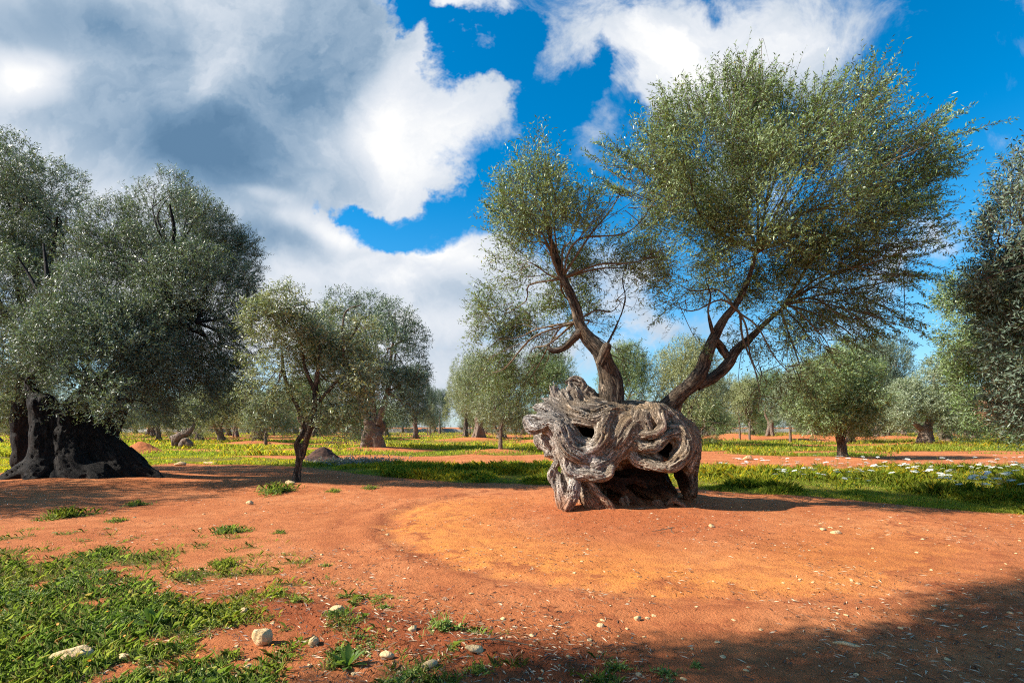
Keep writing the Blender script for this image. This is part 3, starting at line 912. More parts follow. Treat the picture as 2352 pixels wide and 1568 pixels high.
    S([(225, 890, .58, 24), (245, 940, .58, 20)], **g)
    S([(405, 1000, .36, 28), (362, 1070, .34, 28), (328, 1150, .34, 28), (338, 1212, .34, 14)], **g)
    r = root('ancient_olive_tree', 'hollow gnarled grey olive tree with two leaning limbs on the ring of orange dust', 'tree', (2.1, 10.4, 0.1))
    org = (2.1, 10.4, 0.1)
    link('trunk', wd.mesh('ancient_trunk', [M_BARK], org), r)
    o = np.array(org)
    def limb(pts, sides=30, seed=0., rough=.2, step=.035):
        P = [(*(W(x, y, Y) - o), rad * Y / F) for x, y, Y, rad in pts]
        return tube_np(P, sides, step, rough, seed=seed, grain_amp=0.02)
    L1 = limb([(1410, 960, 10.3, 34), (1402, 910, 10.2, 27), (1393, 860, 10.15, 21), (1380, 810, 10.1, 19), (1350, 775, 10.1, 16), (1332, 745, 10.1, 13), (1324, 710, 10.05, 12), (1308, 670, 10.0, 10), (1288, 630, 10.0, 9), (1280, 600, 10.0, 9), (1262, 540, 10.0, 5), (1245, 450, 10, 2)], seed=2)
    kn = limb([(1378, 835, 10.0, 12), (1390, 805, 9.85, 12), (1396, 790, 9.8, 9), (1397, 786, 9.8, 1)], 16, 5)
    rib = limb([(1412, 940, 10.15, 22), (1416, 880, 10.1, 17), (1403, 840, 10.05, 11), (1395, 815, 10.0, 8)], 16, 7)
    L1b = limb([(1335, 760, 10.1, 12), (1300, 795, 10.2, 8), (1275, 805, 10.2, 7), (1262, 800, 10.2, 6), (1258, 790, 10.2, 2)], 12, 9)
    L1c = limb([(1395, 790, 10.1, 3.5), (1415, 750, 10.2, 3), (1436, 690, 10.3, 2.4), (1430, 640, 10.3, 1.5), (1445, 590, 10.3, .5)], 8, 11)
    link('limb', tubes_mesh('left_limb', [L1, rib], M_LIMB), r)
    link('knot', tubes_mesh('knot', [kn], M_LIMB), r)
    link('branch', tubes_mesh('low_branch', [L1b], M_LIMB), r)
    link('branch', tubes_mesh('inner_branch', [L1c], M_LIMB), r)
    L2 = limb([(1520, 975, 10.4, 30), (1535, 935, 10.3, 22), (1562, 905, 10.2, 18), (1592, 880, 10.1, 19), (1612, 850, 10.05, 17), (1624, 810, 10.0, 14), (1640, 775, 10.0, 12), (1662, 735, 10.0, 10), (1690, 700, 10.0, 8), (1720, 640, 10, 6), (1740, 560, 10, 3)], seed=13)
    L3 = limb([(1600, 885, 10.1, 15), (1640, 865, 10.1, 13), (1672, 835, 10.1, 13), (1690, 805, 10.1, 11), (1720, 780, 10.15, 9), (1760, 740, 10.2, 6), (1820, 690, 10.3, 3)], 18, 15)
    L4 = limb([(1680, 825, 10.1, 9), (1665, 812, 10.1, 9), (1655, 795, 10.08, 9), (1640, 780, 10.0, 10)], 14, 17)
    L5 = limb([(1640, 775, 10.0, 6), (1632, 745, 9.9, 4.5), (1626, 715, 9.85, 3), (1632, 680, 9.8, 2.2), (1620, 640, 9.8, .6)], 10, 19)
    link('limb', tubes_mesh('right_limb', [L2], M_LIMB), r)
    link('branch', tubes_mesh('right_fork', [L3, L4], M_LIMB), r)
    link('branch', tubes_mesh('right_stub', [L5], M_LIMB), r)
    rg = np.random.default_rng(3)
    right = dblobs([(1560, 340, 95), (1680, 250, 80), (1650, 340, 140), (1810, 310, 115), (1985, 240, 70), (1950, 330, 100), (2050, 400, 85),
                    (1800, 450, 165), (1600, 500, 125), (1500, 450, 85), (1440, 390, 50), (1950, 520, 125), (2060, 520, 70), (1700, 600, 130),
                    (1850, 650, 125), (1980, 670, 90), (1510, 590, 75), (1750, 740, 80), (1850, 770, 70), (1810, 850, 50), (2100, 330, 45),
                    (1740, 180, 45), (2000, 175, 30), (1540, 690, 50, 0, .5), (2080, 640, 40, 0, .6), (2000, 730, 60, 0, .9), (1760, 880, 36, 0, .8), (1900, 800, 55), (1960, 790, 45), (1830, 890, 45), (1750, 930, 28), (2110, 420, 60), (2150, 350, 36, 0, .8), (2110, 560, 50), (2050, 700, 50, 0, .8), (1540, 640, 60)], 10.0, rg, 1.1)
    left = dblobs([(1245, 400, 60), (1230, 470, 75), (1175, 520, 52), (1260, 560, 85), (1330, 510, 52), (1200, 600, 62), (1300, 640, 60, .9),
                   (1375, 600, 60, .9, .5), (1165, 720, 70, 1.7), (1240, 770, 68, 1.9), (1145, 780, 50, 1.8), (1215, 830, 45, 2.0), (1350, 740, 50, 1.4, .4), (1420, 690, 60, .9, .5),
                   (1450, 620, 60, 0.3, .7), (1440, 830, 40, .9, .5), (1180, 470, 40), (1300, 700, 50, 1.6), (1120, 850, 40, 2.0), (1200, 880, 40, 2.2)], 10.0, rg, .8)
    left = [b[:6] + (b[6] * 1.9,) for b in left]
    right = [b[:3] + (b[3] * .93, b[4] * .93, b[5] * .93, b[6]) for b in right]
    hubR = W(1700, 720, 10); hubL = W(1290, 640, 10); hubL2 = W(1320, 740, 10.1); hubR2 = W(1740, 580, 10); hubR3 = W(1800, 700, 10.3)
    bl = [tuple(np.array(b[:3]) - o) + tuple(b[3:]) for b in right + left]
    hubs = np.array([hubR, hubL, hubL2, hubR2, hubR3]) - o
    bough_parts = branch_net(hubs, bl, rg, 0.024, 6)
    # long whippy shoots beyond the crown
    ex_p, ex_d, ex_l = [], [], []
    shoots = []
    def shoot(x0, y0, x1, y1, Y=10.0, n=9, sag=0.0):
        a = W(x0, y0, Y) - o; b = W(x1, y1, Y + rg.uniform(-.6, .6)) - o
        m = (a + b) / 2 + np.array([0, 0, -sag]) + rg.normal(size=3) * .05
        shoots.append(tube_np([(*a, .008), (*m, .006), (*b, .003)], 4, .2, .05))
        for t in np.linspace(.35, 1, n):
            p = (1 - t) ** 2 * a + 2 * t * (1 - t) * m + t * t * b
            ex_p.append(p); ex_d.append((b - a) + rg.normal(size=3) * .5 * np.linalg.norm(b - a) * .4); ex_l.append(rg.uniform(.1, .25))
    for q in [(1690, 230, 1735, 120), (1650, 260, 1665, 140), (1740, 230, 1790, 165), (1600, 280, 1640, 165), (1560, 320, 1520, 205), (1980, 250, 2005, 125),
              (2030, 350, 2310, 275), (2000, 330, 2230, 300), (2050, 380, 2190, 400), (2040, 440, 2200, 395), (2050, 480, 2150, 470), (1980, 270, 2065, 190),
              (2020, 600, 2190, 560), (1960, 720, 2100, 790), (1900, 780, 2000, 770), (1950, 640, 2140, 640), (1900, 700, 2105, 735), (1480, 430, 1340, 430),
              (1450, 380, 1350, 350), (1850, 280, 1870, 190), (2090, 360, 2180, 250), (1750, 850, 1720, 960), (1830, 850, 1870, 900), (1150, 760, 1095, 680), (1180, 500, 1120, 470),
              (2000, 560, 2180, 520), (1980, 460, 2230, 350), (1600, 650, 1500, 740), (1560, 700, 1640, 820)]:
        shoot(*q, n=12, sag=rg.uniform(0, .15))
    rim = np.array([(1365, 450), (1385, 350), (1440, 300), (1490, 250), (1520, 210), (1600, 180), (1665, 145), (1740, 120), (1790, 180), (1870, 200), (1930, 170), (2005, 122), (2050, 190), (2130, 240),
                    (2185, 250), (2235, 300), (2215, 345), (2190, 400), (2150, 470), (2185, 520), (2140, 580), (2145, 640), (2110, 730), (2100, 790), (2000, 810), (1900, 900)], float)
    for i in range(len(rim) - 1):
        for k in range(6):
            t = rg.random()
            e = rim[i] * (1 - t) + rim[i + 1] * t
            c = np.array([1720., 560.])
            f1 = rg.uniform(.45, .7); f2 = rg.uniform(.84, 1.05)
            a = c + (e - c) * f1 + rg.normal(size=2) * 12; b = c + (e - c) * f2
            shoot(a[0], a[1], b[0], b[1], 10.0 + rg.uniform(-.7, .7), n=11, sag=rg.uniform(-.05, .15))
    link('boughs', tubes_mesh('boughs', bough_parts + shoots, M_TWIG), r)
    link('crown', crown_mesh('ancient_crown', bl, 17000, 10, .070, .0185, M_LEAF, hub=hubs, L=(.28, .62), seed=4, gap=.50, gf=1.8, up=.15, rand=.55,
                             droop=.15, shell=.35, twig_r=.0032, extra=(np.array(ex_p), np.array(ex_d), np.array(ex_l))), r)
ancient_trunk()


# ------------------------------------------------------------------ other trees
def wood_from(strands, h, name, mats, org, warp=.05, wf=1.6, seed=2, gf=14, amp=.03, lump=.12, k=.10, cuts=()):
    P = np.array([p for s_ in strands for p in s_])
    lo = (P[:, :3] - P[:, 3:4]).min(0) - .25; hi = (P[:, :3] + P[:, 3:4]).max(0) + .25
    wd = Wood(lo, hi, h, warp, wf, seed)
    for s_ in strands:
        wd.strand(s_, k=k, gf=gf, amp=amp, lump=lump, margin=.18, lf=3.0, gl=1.3)
    for s_ in cuts:
        wd.strand(s_, k=.06, amp=amp, lump=lump, cut=True, margin=.18)
    return wd.mesh(name, mats, org)

def dl(pts, Y=None):
    """picture points (x, y, depth, radius) to world strand points"""
    return [(*W(x, y, yy), r * yy / F) for x, y, yy, r in pts]

def giant_left():
    org = np.array([-12.3, 14.8, 0.1])
    r = root('giant_olive_tree', 'huge dark olive tree with a flaring trunk blackened by painted shade, second nearest the left edge', 'tree', org)
    st = [dl(q) for q in (
        [(100, 930, 14.6, 26), (110, 990, 14.6, 32), (115, 1050, 14.6, 40), (100, 1120, 14.5, 45)],
        [(150, 960, 14.6, 20), (165, 1030, 14.5, 30), (185, 1100, 14.3, 40), (200, 1140, 14.2, 30)],
        [(200, 985, 15.2, 40), (215, 1050, 15.2, 60), (220, 1120, 15.2, 80)],
        [(170, 1010, 15.4, 60), (180, 1120, 15.4, 80)],
        [(240, 1000, 15.2, 22), (290, 1050, 15, 24), (330, 1085, 14.9, 20), (370, 1108, 14.8, 8)],
        [(215, 1010, 15, 30), (260, 1070, 14.8, 36), (300, 1105, 14.7, 26), (330, 1118, 14.6, 10)],
        [(120, 1060, 14.5, 30), (60, 1080, 14.3, 22), (0, 1105, 14.1, 14), (-60, 1115, 14, 8)],
        [(110, 1080, 14.4, 30), (60, 1115, 13.8, 16), (20, 1140, 13.5, 8)],
        [(150, 1100, 14.2, 26), (140, 1130, 13.9, 16), (120, 1150, 13.7, 6)],
        [(220, 1100, 14.3, 34), (240, 1130, 14, 20)],
        [(280, 1090, 14.8, 26), (300, 1120, 14.4, 14)],
        [(105, 940, 14.6, 20), (80, 915, 14.6, 13), (72, 880, 14.6, 13), (95, 845, 14.6, 13), (110, 790, 14.8, 10)],
        [(150, 1000, 14.8, 24), (180, 930, 15, 22), (260, 860, 15.2, 18), (330, 800, 15.4, 16), (365, 740, 15.5, 15), (380, 670, 15.5, 13), (385, 600, 15.5, 8)],
        [(230, 1010, 15.3, 26), (300, 900, 15.6, 16), (380, 740, 15.6, 14)])]
    link('trunk', wood_from(st, .05, 'giant_trunk', [M_BARK_SHADED], org, k=.16, lump=.09, gf=8, amp=.06), r)
    rg = np.random.default_rng(11)
    o = org
    arms = [dl(q) for q in ([(375, 735, 15.5, 12), (420, 700, 15.5, 9), (470, 690, 15.6, 5)], [(380, 700, 15.5, 10), (340, 640, 15.5, 6), (290, 600, 15.5, 3)],
                            [(385, 720, 15.4, 10), (430, 750, 15.3, 7), (470, 770, 15.3, 4)], [(110, 800, 14.8, 9), (105, 720, 14.8, 7), (108, 640, 15, 5), (100, 560, 15.3, 2)],
                            [(105, 700, 14.9, 5), (60, 620, 15.1, 3), (40, 590, 15, 1)], [(385, 620, 15.5, 8), (400, 540, 15.5, 5), (390, 470, 15.5, 2)])]
    for a in arms:
        link('limb', tubes_mesh('giant_limb', [tube_np([(p[0] - o[0], p[1] - o[1], p[2] - o[2], p[3]) for p in a], 10, .12, .15, seed=rg.random() * 9)], M_BARK_SHADED), r)
    bl = dblobs([(395, 455, 48, 0, 1.4), (350, 480, 50), (440, 500, 55), (380, 520, 80), (300, 560, 90), (220, 600, 70), (460, 560, 85), (530, 600, 60), (350, 640, 110), (470, 680, 110), (550, 700, 45),
                 (250, 720, 110, -1.5), (180, 790, 90, -2.6), (240, 870, 75, -3.0), (330, 790, 95, -2.2), (400, 860, 90, -1.5), (110, 760, 60, -1.5), (280, 790, 80, -2.4), (440, 800, 95, 0), (540, 800, 50, .6),
                 (500, 880, 70, .8), (400, 900, 80, .5), (275, 930, 52, -3.8), (160, 900, 50, -3.2), (120, 820, 60, -3.0), (330, 920, 50, -2.9), (60, 850, 60, .0), (560, 560, 30)], 16.6, rg, 1.1)
    bl = [tuple(np.array(b[:3]) - o) + tuple(b[3:]) for b in bl]
    hubs = np.array([W(380, 650, 15.5), W(330, 780, 15.2), W(110, 780, 14.8), W(200, 880, 14.6), W(450, 740, 15.5)]) - o
    link('boughs', tubes_mesh('giant_boughs', branch_net(hubs, bl, rg, .05, 3), M_BARK_SHADED), r)
    link('crown', crown_mesh('giant_crown', bl, 26000, 9, .085, .02, M_LEAFB, hub=hubs, L=(.25, .5), seed=12, gap=.41, gf=.9, up=.35, rand=.55, droop=.2, shell=.5), r)
giant_left()

def tree_from(name, label, base, trunk_d, limbs_d, blobs, Y, mt_bark, mt_leaf, n, per, ll, lw, seed, h=.04, gap=.42, depth=1.0, hubs=None, L=(.25, .5),
              cat='tree', group=None, k=.08, lump=.06, gf=20, amp=.02, r0=.035, up=.3, gfq=1.1, nsub=3):
    org = np.array(base, float)
    r = root(name, label, cat, org, group=group)
    rg = np.random.default_rng(seed)
    if trunk_d:
        link('trunk', wood_from([dl(q) for q in trunk_d], h, name + '_trunk', [mt_bark], org, k=k, lump=lump, gf=gf, amp=amp, seed=seed), r)
    ends = []
    for q in limbs_d:
        P = dl(q)
        ends.append(P[-1][:3]); ends.append(P[max(0, len(P) - 2)][:3])
        link('limb', tubes_mesh(name + '_limb', [tube_np([(p[0] - org[0], p[1] - org[1], p[2] - org[2], p[3]) for p in P], 9, .1, .12, seed=rg.random() * 9)], mt_bark), r)
    bl = dblobs(blobs, Y, rg, depth)
    bl = [tuple(np.array(b[:3]) - org) + tuple(b[3:]) for b in bl]
    hb = np.array([W(*q) for q in hubs]) - org if hubs else np.array(ends) - org
    link('boughs', tubes_mesh(name + '_boughs', branch_net(hb, bl, rg, r0, nsub), mt_bark), r)
    link('crown', crown_mesh(name + '_crown', bl, n, per, ll, lw, mt_leaf, hub=hb, L=L, seed=seed, gap=gap, gf=gfq, up=up, rand=.6, droop=.2, tw_every=1), r)
    return r

tree_from('tall_olive_tree', 'tall blue-green olive cut by the left edge, behind the huge dark one', (-17.5, 18.5, 0),
          [[(60, 1060, 18.5, 26), (50, 960, 18.5, 20), (60, 860, 18.5, 16), (70, 760, 18.5, 12)]],
          [[(70, 770, 18.5, 10), (40, 640, 18.3, 7), (30, 500, 18, 3)], [(70, 770, 18.5, 9), (110, 660, 18.3, 6), (130, 520, 18, 3)], [(60, 800, 18.5, 8), (0, 700, 18.3, 6), (-40, 600, 18, 3)]],
          [(20, 380, 62), (-40, 420, 100), (140, 430, 50), (80, 470, 80), (150, 500, 40), (0, 520, 110), (100, 580, 80), (160, 590, 40, 0, .6), (30, 680, 100), (130, 690, 60, 0, .6), (-60, 620, 110), (20, 800, 90), (120, 780, 60), (-60, 780, 90), (40, 900, 60)],
          18.0, M_BARK_SHADED, M_LEAFB, 14000, 9, .10, .024, 21, h=.07, depth=1.4, gap=.42, gf=8, amp=.04)

tree_from('slender_olive_tree', 'slender forked olive tree leaning right beside a patch of green weeds', (-5.9, 13.9, 0.05),
          [[(681, 1122, 13.9, 10.5), (684, 1080, 13.9, 8), (689, 1045, 13.9, 8), (692, 1025, 13.9, 7)],
           [(688, 1050, 13.9, 7), (681, 1020, 13.9, 5.5), (694, 998, 13.95, 5.5), (700, 985, 14, 5)],
           [(692, 1050, 13.9, 7), (703, 1015, 13.8, 6.5), (715, 985, 13.8, 6), (722, 955, 13.8, 5.5)]],
          [[(700, 990, 14, 6), (690, 950, 14, 5), (672, 910, 14, 4.5), (658, 880, 14, 4.5), (650, 840, 14, 3.6), (646, 800, 14, 2)],
           [(722, 958, 13.8, 6), (724, 900, 13.8, 6), (730, 850, 13.8, 4), (735, 780, 13.8, 2.5)],
           [(726, 905, 13.8, 5), (700, 840, 13.7, 4), (690, 760, 13.7, 3), (700, 700, 13.7, 1.5)],
           [(724, 930, 13.8, 4.5), (770, 880, 13.8, 3.6), (788, 850, 13.8, 4), (790, 800, 13.8, 4), (785, 750, 13.8, 3)],
           [(790, 800, 13.8, 3.2), (815, 760, 13.8, 3), (830, 730, 13.8, 1.5)], [(785, 760, 13.8, 2.4), (795, 715, 13.8, 2), (830, 700, 13.9, 1.2)]],
          [(660, 710, 45), (610, 740, 45), (600, 810, 40), (720, 730, 50), (690, 790, 55), (760, 760, 50), (780, 840, 55), (830, 780, 40), (640, 860, 45, 0, .6), (720, 880, 45, 0, .8),
           (800, 910, 45), (840, 860, 35), (600, 900, 40, 0, .6), (740, 950, 35, 0, .7), (800, 980, 35, 0, .6), (650, 950, 30, 0, .5), (610, 960, 30, 0, .4), (760, 1010, 22, 0, .4)],
          13.9, M_LIMB, M_LEAFS, 3700, 9, .10, .025, 31, h=.022, depth=.8, gap=.47, k=.02, lump=.015, gf=30, amp=.012, r0=.02, nsub=4)

tree_from('old_olive_tree', 'broad old olive with a split flaring trunk behind the slender forked tree', (-9.2, 34, 0.2),
          [[(832, 1042, 34, 12), (842, 1020, 34, 13), (848, 990, 34, 14), (850, 970, 34, 14)], [(872, 1045, 34, 14), (866, 1015, 34, 12), (860, 985, 34, 12)], [(890, 1048, 33.8, 6), (878, 1030, 34, 9), (868, 1005, 34, 10)],
           [(815, 1046, 33.5, 5), (832, 1030, 33.8, 8), (845, 1000, 34, 9)], [(870, 1000, 34.5, 9), (878, 975, 34.5, 9)]],
          [[(850, 975, 34, 10), (820, 900, 34, 6), (790, 820, 34, 3)], [(868, 975, 34, 9), (890, 900, 34, 6), (900, 800, 34, 3)], [(860, 975, 34, 8), (850, 850, 34, 6), (840, 760, 34, 3)]],
          [(790, 715, 45), (850, 730, 50), (760, 780, 60), (905, 740, 45), (940, 780, 38), (880, 820, 70), (930, 850, 50), (800, 860, 65), (860, 910, 65), (920, 920, 50), (960, 860, 24), (770, 920, 40), (950, 940, 30), (820, 960, 40)],
          34, M_BARKF, M_LEAFB, 7000, 8, .17, .045, 41, h=.09, depth=2.2, gap=.40, L=(.4, .8), k=.2, lump=.2, gf=6, amp=.08, r0=.10, gfq=.5)

tree_from('edge_olive_tree', 'near dark olive foliage leaning in from the right edge of the photo', (12.2, 9.0, 0),
          [[(2790, 1180, 9, 60), (2760, 1060, 9, 45), (2700, 960, 9, 38)]],
          [[(2700, 960, 9, 30), (2560, 820, 8.8, 18), (2450, 700, 8.6, 10), (2390, 600, 8.5, 5)], [(2600, 860, 8.8, 16), (2450, 820, 8.6, 9), (2360, 760, 8.5, 4)], [(2700, 960, 9, 20), (2560, 920, 8.8, 12), (2400, 900, 8.6, 5)]],
          [(2370, 420, 62), (2410, 520, 110), (2310, 540, 55), (2340, 640, 85), (2270, 640, 30, 0, .7), (2430, 680, 130), (2390, 800, 100), (2430, 900, 110), (2500, 600, 130), (2380, 900, 60)],
          8.6, M_LIMB, M_LEAFB, 8200, 9, .078, .021, 51, h=.05, depth=.8, gap=.42, up=.5)
e2 = tree_from('leaning_olive_tree', 'yellow-green olive tree near the right edge with a patch of dead red twigs', (16.5, 15, 0),
          [[(2480, 1105, 15, 40), (2460, 1030, 15, 30), (2440, 960, 15, 25)]],
          [[(2440, 960, 15, 20), (2340, 860, 14.6, 12), (2260, 760, 14.3, 5)], [(2440, 960, 15, 16), (2340, 900, 14.8, 9), (2280, 870, 14.5, 4)]],
          [(2230, 680, 60), (2200, 730, 32), (2260, 750, 80), (2330, 800, 90), (2240, 830, 50), (2300, 880, 80), (2360, 930, 70), (2270, 940, 45, .5), (2320, 960, 45), (2420, 850, 100), (2400, 960, 60)],
          14.5, M_LIMB, M_LEAF, 8500, 9, .10, .026, 61, h=.08, depth=1.1, gap=.43, gf=8, amp=.04)
rg = np.random.default_rng(62)
o = np.array([16.5, 15, 0])
db = [tuple(np.array(b[:3]) - o) + tuple(b[3:]) for b in dblobs([(2300, 935, 26, 0), (2290, 945, 20, -.1), (2320, 925, 18, 0)], 13.1, rg)]
link('dead_twigs', crown_mesh('dead_twigs', db, 420, 4, .07, .018, M_LEAFX, L=(.2, .4), seed=63, gap=.3, twig_r=.006), e2, label='dead reddish twigs')

# ---- reusable trees of the grove (built once at the origin, then copied)
def variant(seed, H, Wd, trunk_r, lean=0.0, slim=False, n=4200, mt_leaf=M_LEAFS, mt_bark=M_BARKF, ll=.14, lw=.036, low=.28, name='v', gap=.42):
    rg = np.random.default_rng(seed)
    st = []
    th = H * (.22 if not slim else .26)
    if slim:
        st.append([(0, 0, -.1, trunk_r * 1.3), (.03, 0, th * .5, trunk_r), (lean * .3, 0, th, trunk_r * .9)])
        st.append([(0.05, .02, -.1, trunk_r), (-.02, .03, th * .5, trunk_r * .7), (lean * .3 - .05, 0, th, trunk_r * .8)])
        tops = [(lean * .3, 0, th)]
    else:
        for i in range(6):
            a = i * 1.05 + rg.uniform(-.3, .3)
            c, s_ = math.cos(a), math.sin(a)
            st.append([(c * trunk_r * 1.55, s_ * trunk_r * 1.2, -.1, trunk_r * .36), (c * trunk_r * .75, s_ * trunk_r * .7, th * .35, trunk_r * .42),
                       (c * trunk_r * .45 + lean * .2, s_ * trunk_r * .4, th * .7, trunk_r * .42), (c * trunk_r * .7 + lean * .4, s_ * trunk_r * .5, th * 1.05, trunk_r * .34)])
        st.append([(0, 0, 0, trunk_r * .7), (lean * .3, 0, th, trunk_r * .5)])
        tops = [(lean * .4 + .3 * trunk_r, 0, th), (lean * .4 - .4 * trunk_r, 0, th)]
    tm = wood_from(st, max(.03, trunk_r * .11), name + '_trunk', [mt_bark], (0, 0, 0), k=trunk_r * .3, lump=trunk_r * .4, gf=4.5 / trunk_r, amp=trunk_r * .1, seed=seed, warp=trunk_r * .14)
    bl = []
    nb = 13
    for i in range(nb):
        z = low + (1 - low) * (i + .5) / nb
        wz = math.sin(math.pi * (0.16 + 0.84 * (i + .7) / (nb + .6)) ** .9) ** .6
        a = i * 2.4 + rg.uniform(-.5, .5)
        rad = Wd * .5 * wz * rg.uniform(.45, .78)
        rr = Wd * rg.uniform(.15, .23)
        bl.append((math.cos(a) * rad + lean, math.sin(a) * rad, min(z * H, H - rr * .8), rr * 1.05, rr * 1.05, rr * .95, 1))
    bl.append((lean, 0, H * .62, Wd * .27, Wd * .27, H * .24, .6))
    hubs = [(lean * .6, 0, H * .38), (lean * .8 + Wd * .1, 0, H * .55), (lean * .8 - Wd * .12, .1, H * .5)]
    limbs = []
    for hb in hubs:
        tp = tops[int(rg.integers(len(tops)))]
        m = [(a + b) / 2 + rg.uniform(-.12, .12) * Wd * .3 for a, b in zip(tp, hb)]
        limbs.append(tube_np([(*tp, trunk_r * (.42 if not slim else .7)), (*m, trunk_r * .33), (*hb, trunk_r * .2)], 8, .2, .15, seed=rg.random() * 9))
    lm = tubes_mesh(name + '_limbs', limbs + branch_net(hubs, bl, rg, trunk_r * (.14 if not slim else .3), 2, 5), mt_bark)
    cm = crown_mesh(name + '_crown', bl, n, 8, ll, lw, mt_leaf, hub=hubs, L=(.3, .62), seed=seed, gap=gap, gf=.75, up=.3, rand=.6, shell=.55, tw_every=1)
    return dict(trunk=tm, boughs=lm, crown=cm, H=H, W=Wd)

VA = variant(101, 6.5, 7.0, .46, name='grove_old', mt_leaf=M_LEAFS, n=5200)
VB = variant(102, 5.6, 4.6, .15, .2, True, 3400, name='grove_slim', mt_leaf=M_LEAFS)
VC = variant(103, 6.8, 7.2, .40, .5, name='grove_pale', mt_leaf=M_LEAFY, n=5200)
VD = variant(104, 6.2, 6.4, .38, -.3, name='grove_dark', mt_leaf=M_LEAFB, n=4800)
VE = variant(105, 3.6, 3.4, .13, .1, True, 2200, name='grove_young', mt_leaf=M_LEAFY, ll=.11, low=.36)
VG = variant(107, 6.0, 6.8, .4, .6, name='grove_ragged', mt_leaf=M_LEAFY, n=3600, gap=.5, low=.2)
VH = variant(108, 5.2, 6.2, .5, -.5, name='grove_low', mt_leaf=M_LEAF, n=4200, gap=.46, low=.16)
VF = variant(106, 6.4, 6.6, .42, .2, name='grove_wide', mt_leaf=M_LEAF, n=5000, gap=.44)

def put(v, name, label, x, y, H=None, Wd=None, rz=0., group=None, z=None):
    sx = (Wd / v['W']) if Wd else 1.0
    sz = (H / v['H']) if H else 1.0
    r = root(name, label, 'tree', (x, y, (gz(x, y) if z is None else z) - .03), rz, (sx, sx, sz), group)
    for k in ('trunk', 'boughs', 'crown'):
        link(k, v[k], r)
    return r

TAKEN = []
def place(v, name, label, bx, by, x0, x1, ytop, rz=0., Y=None, group=None):
    """stand a grove tree so that its foot shows at (bx, by) and its crown spans x0..x1 up to ytop"""
    Yd = Y or CAMH * F / (by - HY)
    X = (bx - 1176) * Yd / F
    Hh = CAMH + (HY - ytop) * Yd / F
    Wd = (x1 - x0) * Yd / F
    TAKEN.append((X, Yd))
    return put(v, name, label, X, Yd, Hh, Wd, rz, group)

G = 'olive trees of the grove'
place(VD, 'dark_olive_tree', 'dark olive with a thick trunk just right of the split flaring trunk', 955, 1002, 905, 1000, 850, .4, Y=70, group=G)
place(VD, 'far_olive_tree', 'small dark olive closing the view at the end of the grass lane', 988, 992, 975, 1012, 890, 1.2, Y=110, group=G)
place(VB, 'young_olive_tree', 'small slim olive beside the thick dark trunk at the grass lane', 982, 996, 965, 1000, 930, .5, Y=95, group=G)
place(VD, 'round_olive_tree', 'round dark green olive rising behind the grass lane', 1010, 991, 995, 1045, 898, 2.0, Y=120, group=G)
place(VA, 'squat_olive_tree', 'squat old olive with a lumpy trunk on a red mound left of the thin-stemmed tree', 1101, 1014, 1030, 1185, 825, .3, group=G)
place(VC, 'pale_olive_tree', 'pale yellowish olive behind the squat lumpy trunk', 1069, 1000, 1020, 1130, 860, 1.3, Y=75, group=G)
place(VB, 'thin_stemmed_olive_tree', 'thin-stemmed olive in the grass left of the hollow tree', 1149, 1040, 1085, 1215, 862, .2, group=G)
place(VF, 'hidden_olive_tree', 'olive crown behind the grey horns of the hollow trunk', 1250, 1015, 1170, 1340, 820, .8, Y=48, group=G)
place(VF, 'drooping_olive_tree', 'olive crown seen between the two limbs of the hollow tree', 1440, 1020, 1370, 1520, 800, 1.8, Y=42, group=G)
place(VC, 'bright_olive_tree', 'bright yellow-green olive crown under the right limb of the hollow tree', 1590, 1025, 1495, 1690, 790, 2.6, Y=40, group=G)
place(VA, 'shaded_olive_tree', 'grey-green olive left of the three small slim trees', 1640, 1010, 1590, 1705, 868, .9, Y=75, group=G)
place(VE, 'sapling_olive_tree', 'first of two small slim olives on the red strip right of the hollow trunk', 1699, 1006, 1672, 1728, 888, .9, Y=62, group=G)
place(VE, 'sapling_olive_tree', 'second small slim olive with a straight dark stem on the red strip', 1722, 1007, 1696, 1756, 880, 2.1, Y=60, group=G)
place(VF, 'low_olive_tree', 'wide low olive behind the small slim trees at right', 1769, 1004, 1715, 1835, 862, .4, Y=70, group=G)
place(VB, 'leafy_olive_tree', 'little leafy olive with sprouts round its foot in the grass', 1815, 1018, 1775, 1860, 870, .6, group=G)
place(VA, 'mound_olive_tree', 'olive standing on a bare red mound behind the little leafy one', 1862, 1003, 1795, 1935, 835, 1.4, Y=68, group=G)
place(VD, 'thick_olive_tree', 'thick rust-coloured trunk just behind the forked tree among white flowers', 1958, 1008, 1900, 2060, 800, 2.2, Y=66, group=G)
tree_from('forked_olive_tree', 'forked olive with a pale straight trunk behind the white flowers', (17.1, 26.5, .1),
          [[(1937, 1058, 26.4, 13), (1934, 1025, 26.4, 9.5), (1930, 1005, 26.4, 10), (1932, 990, 26.4, 12)]],
          [[(1930, 995, 26.4, 7), (1918, 965, 26.4, 5.5), (1895, 940, 26.4, 4), (1870, 900, 26.4, 3)], [(1936, 992, 26.4, 7), (1945, 960, 26.4, 5), (1942, 900, 26.4, 4), (1940, 850, 26.4, 3)],
           [(1940, 985, 26.4, 5), (1970, 950, 26.4, 4), (1990, 900, 26.4, 2)]],
          [(1950, 810, 32), (1930, 850, 45), (1880, 880, 45), (1980, 860, 40), (1900, 930, 50), (1960, 920, 50), (2000, 920, 36), (1850, 930, 40), (1930, 965, 40), (1990, 965, 32), (1870, 975, 28)],
          26.4, M_LIMB, M_LEAF, 5200, 8, .14, .036, 71, h=.05, depth=1.3, gap=.38, k=.06, lump=.06, gf=16, amp=.025, r0=.03)
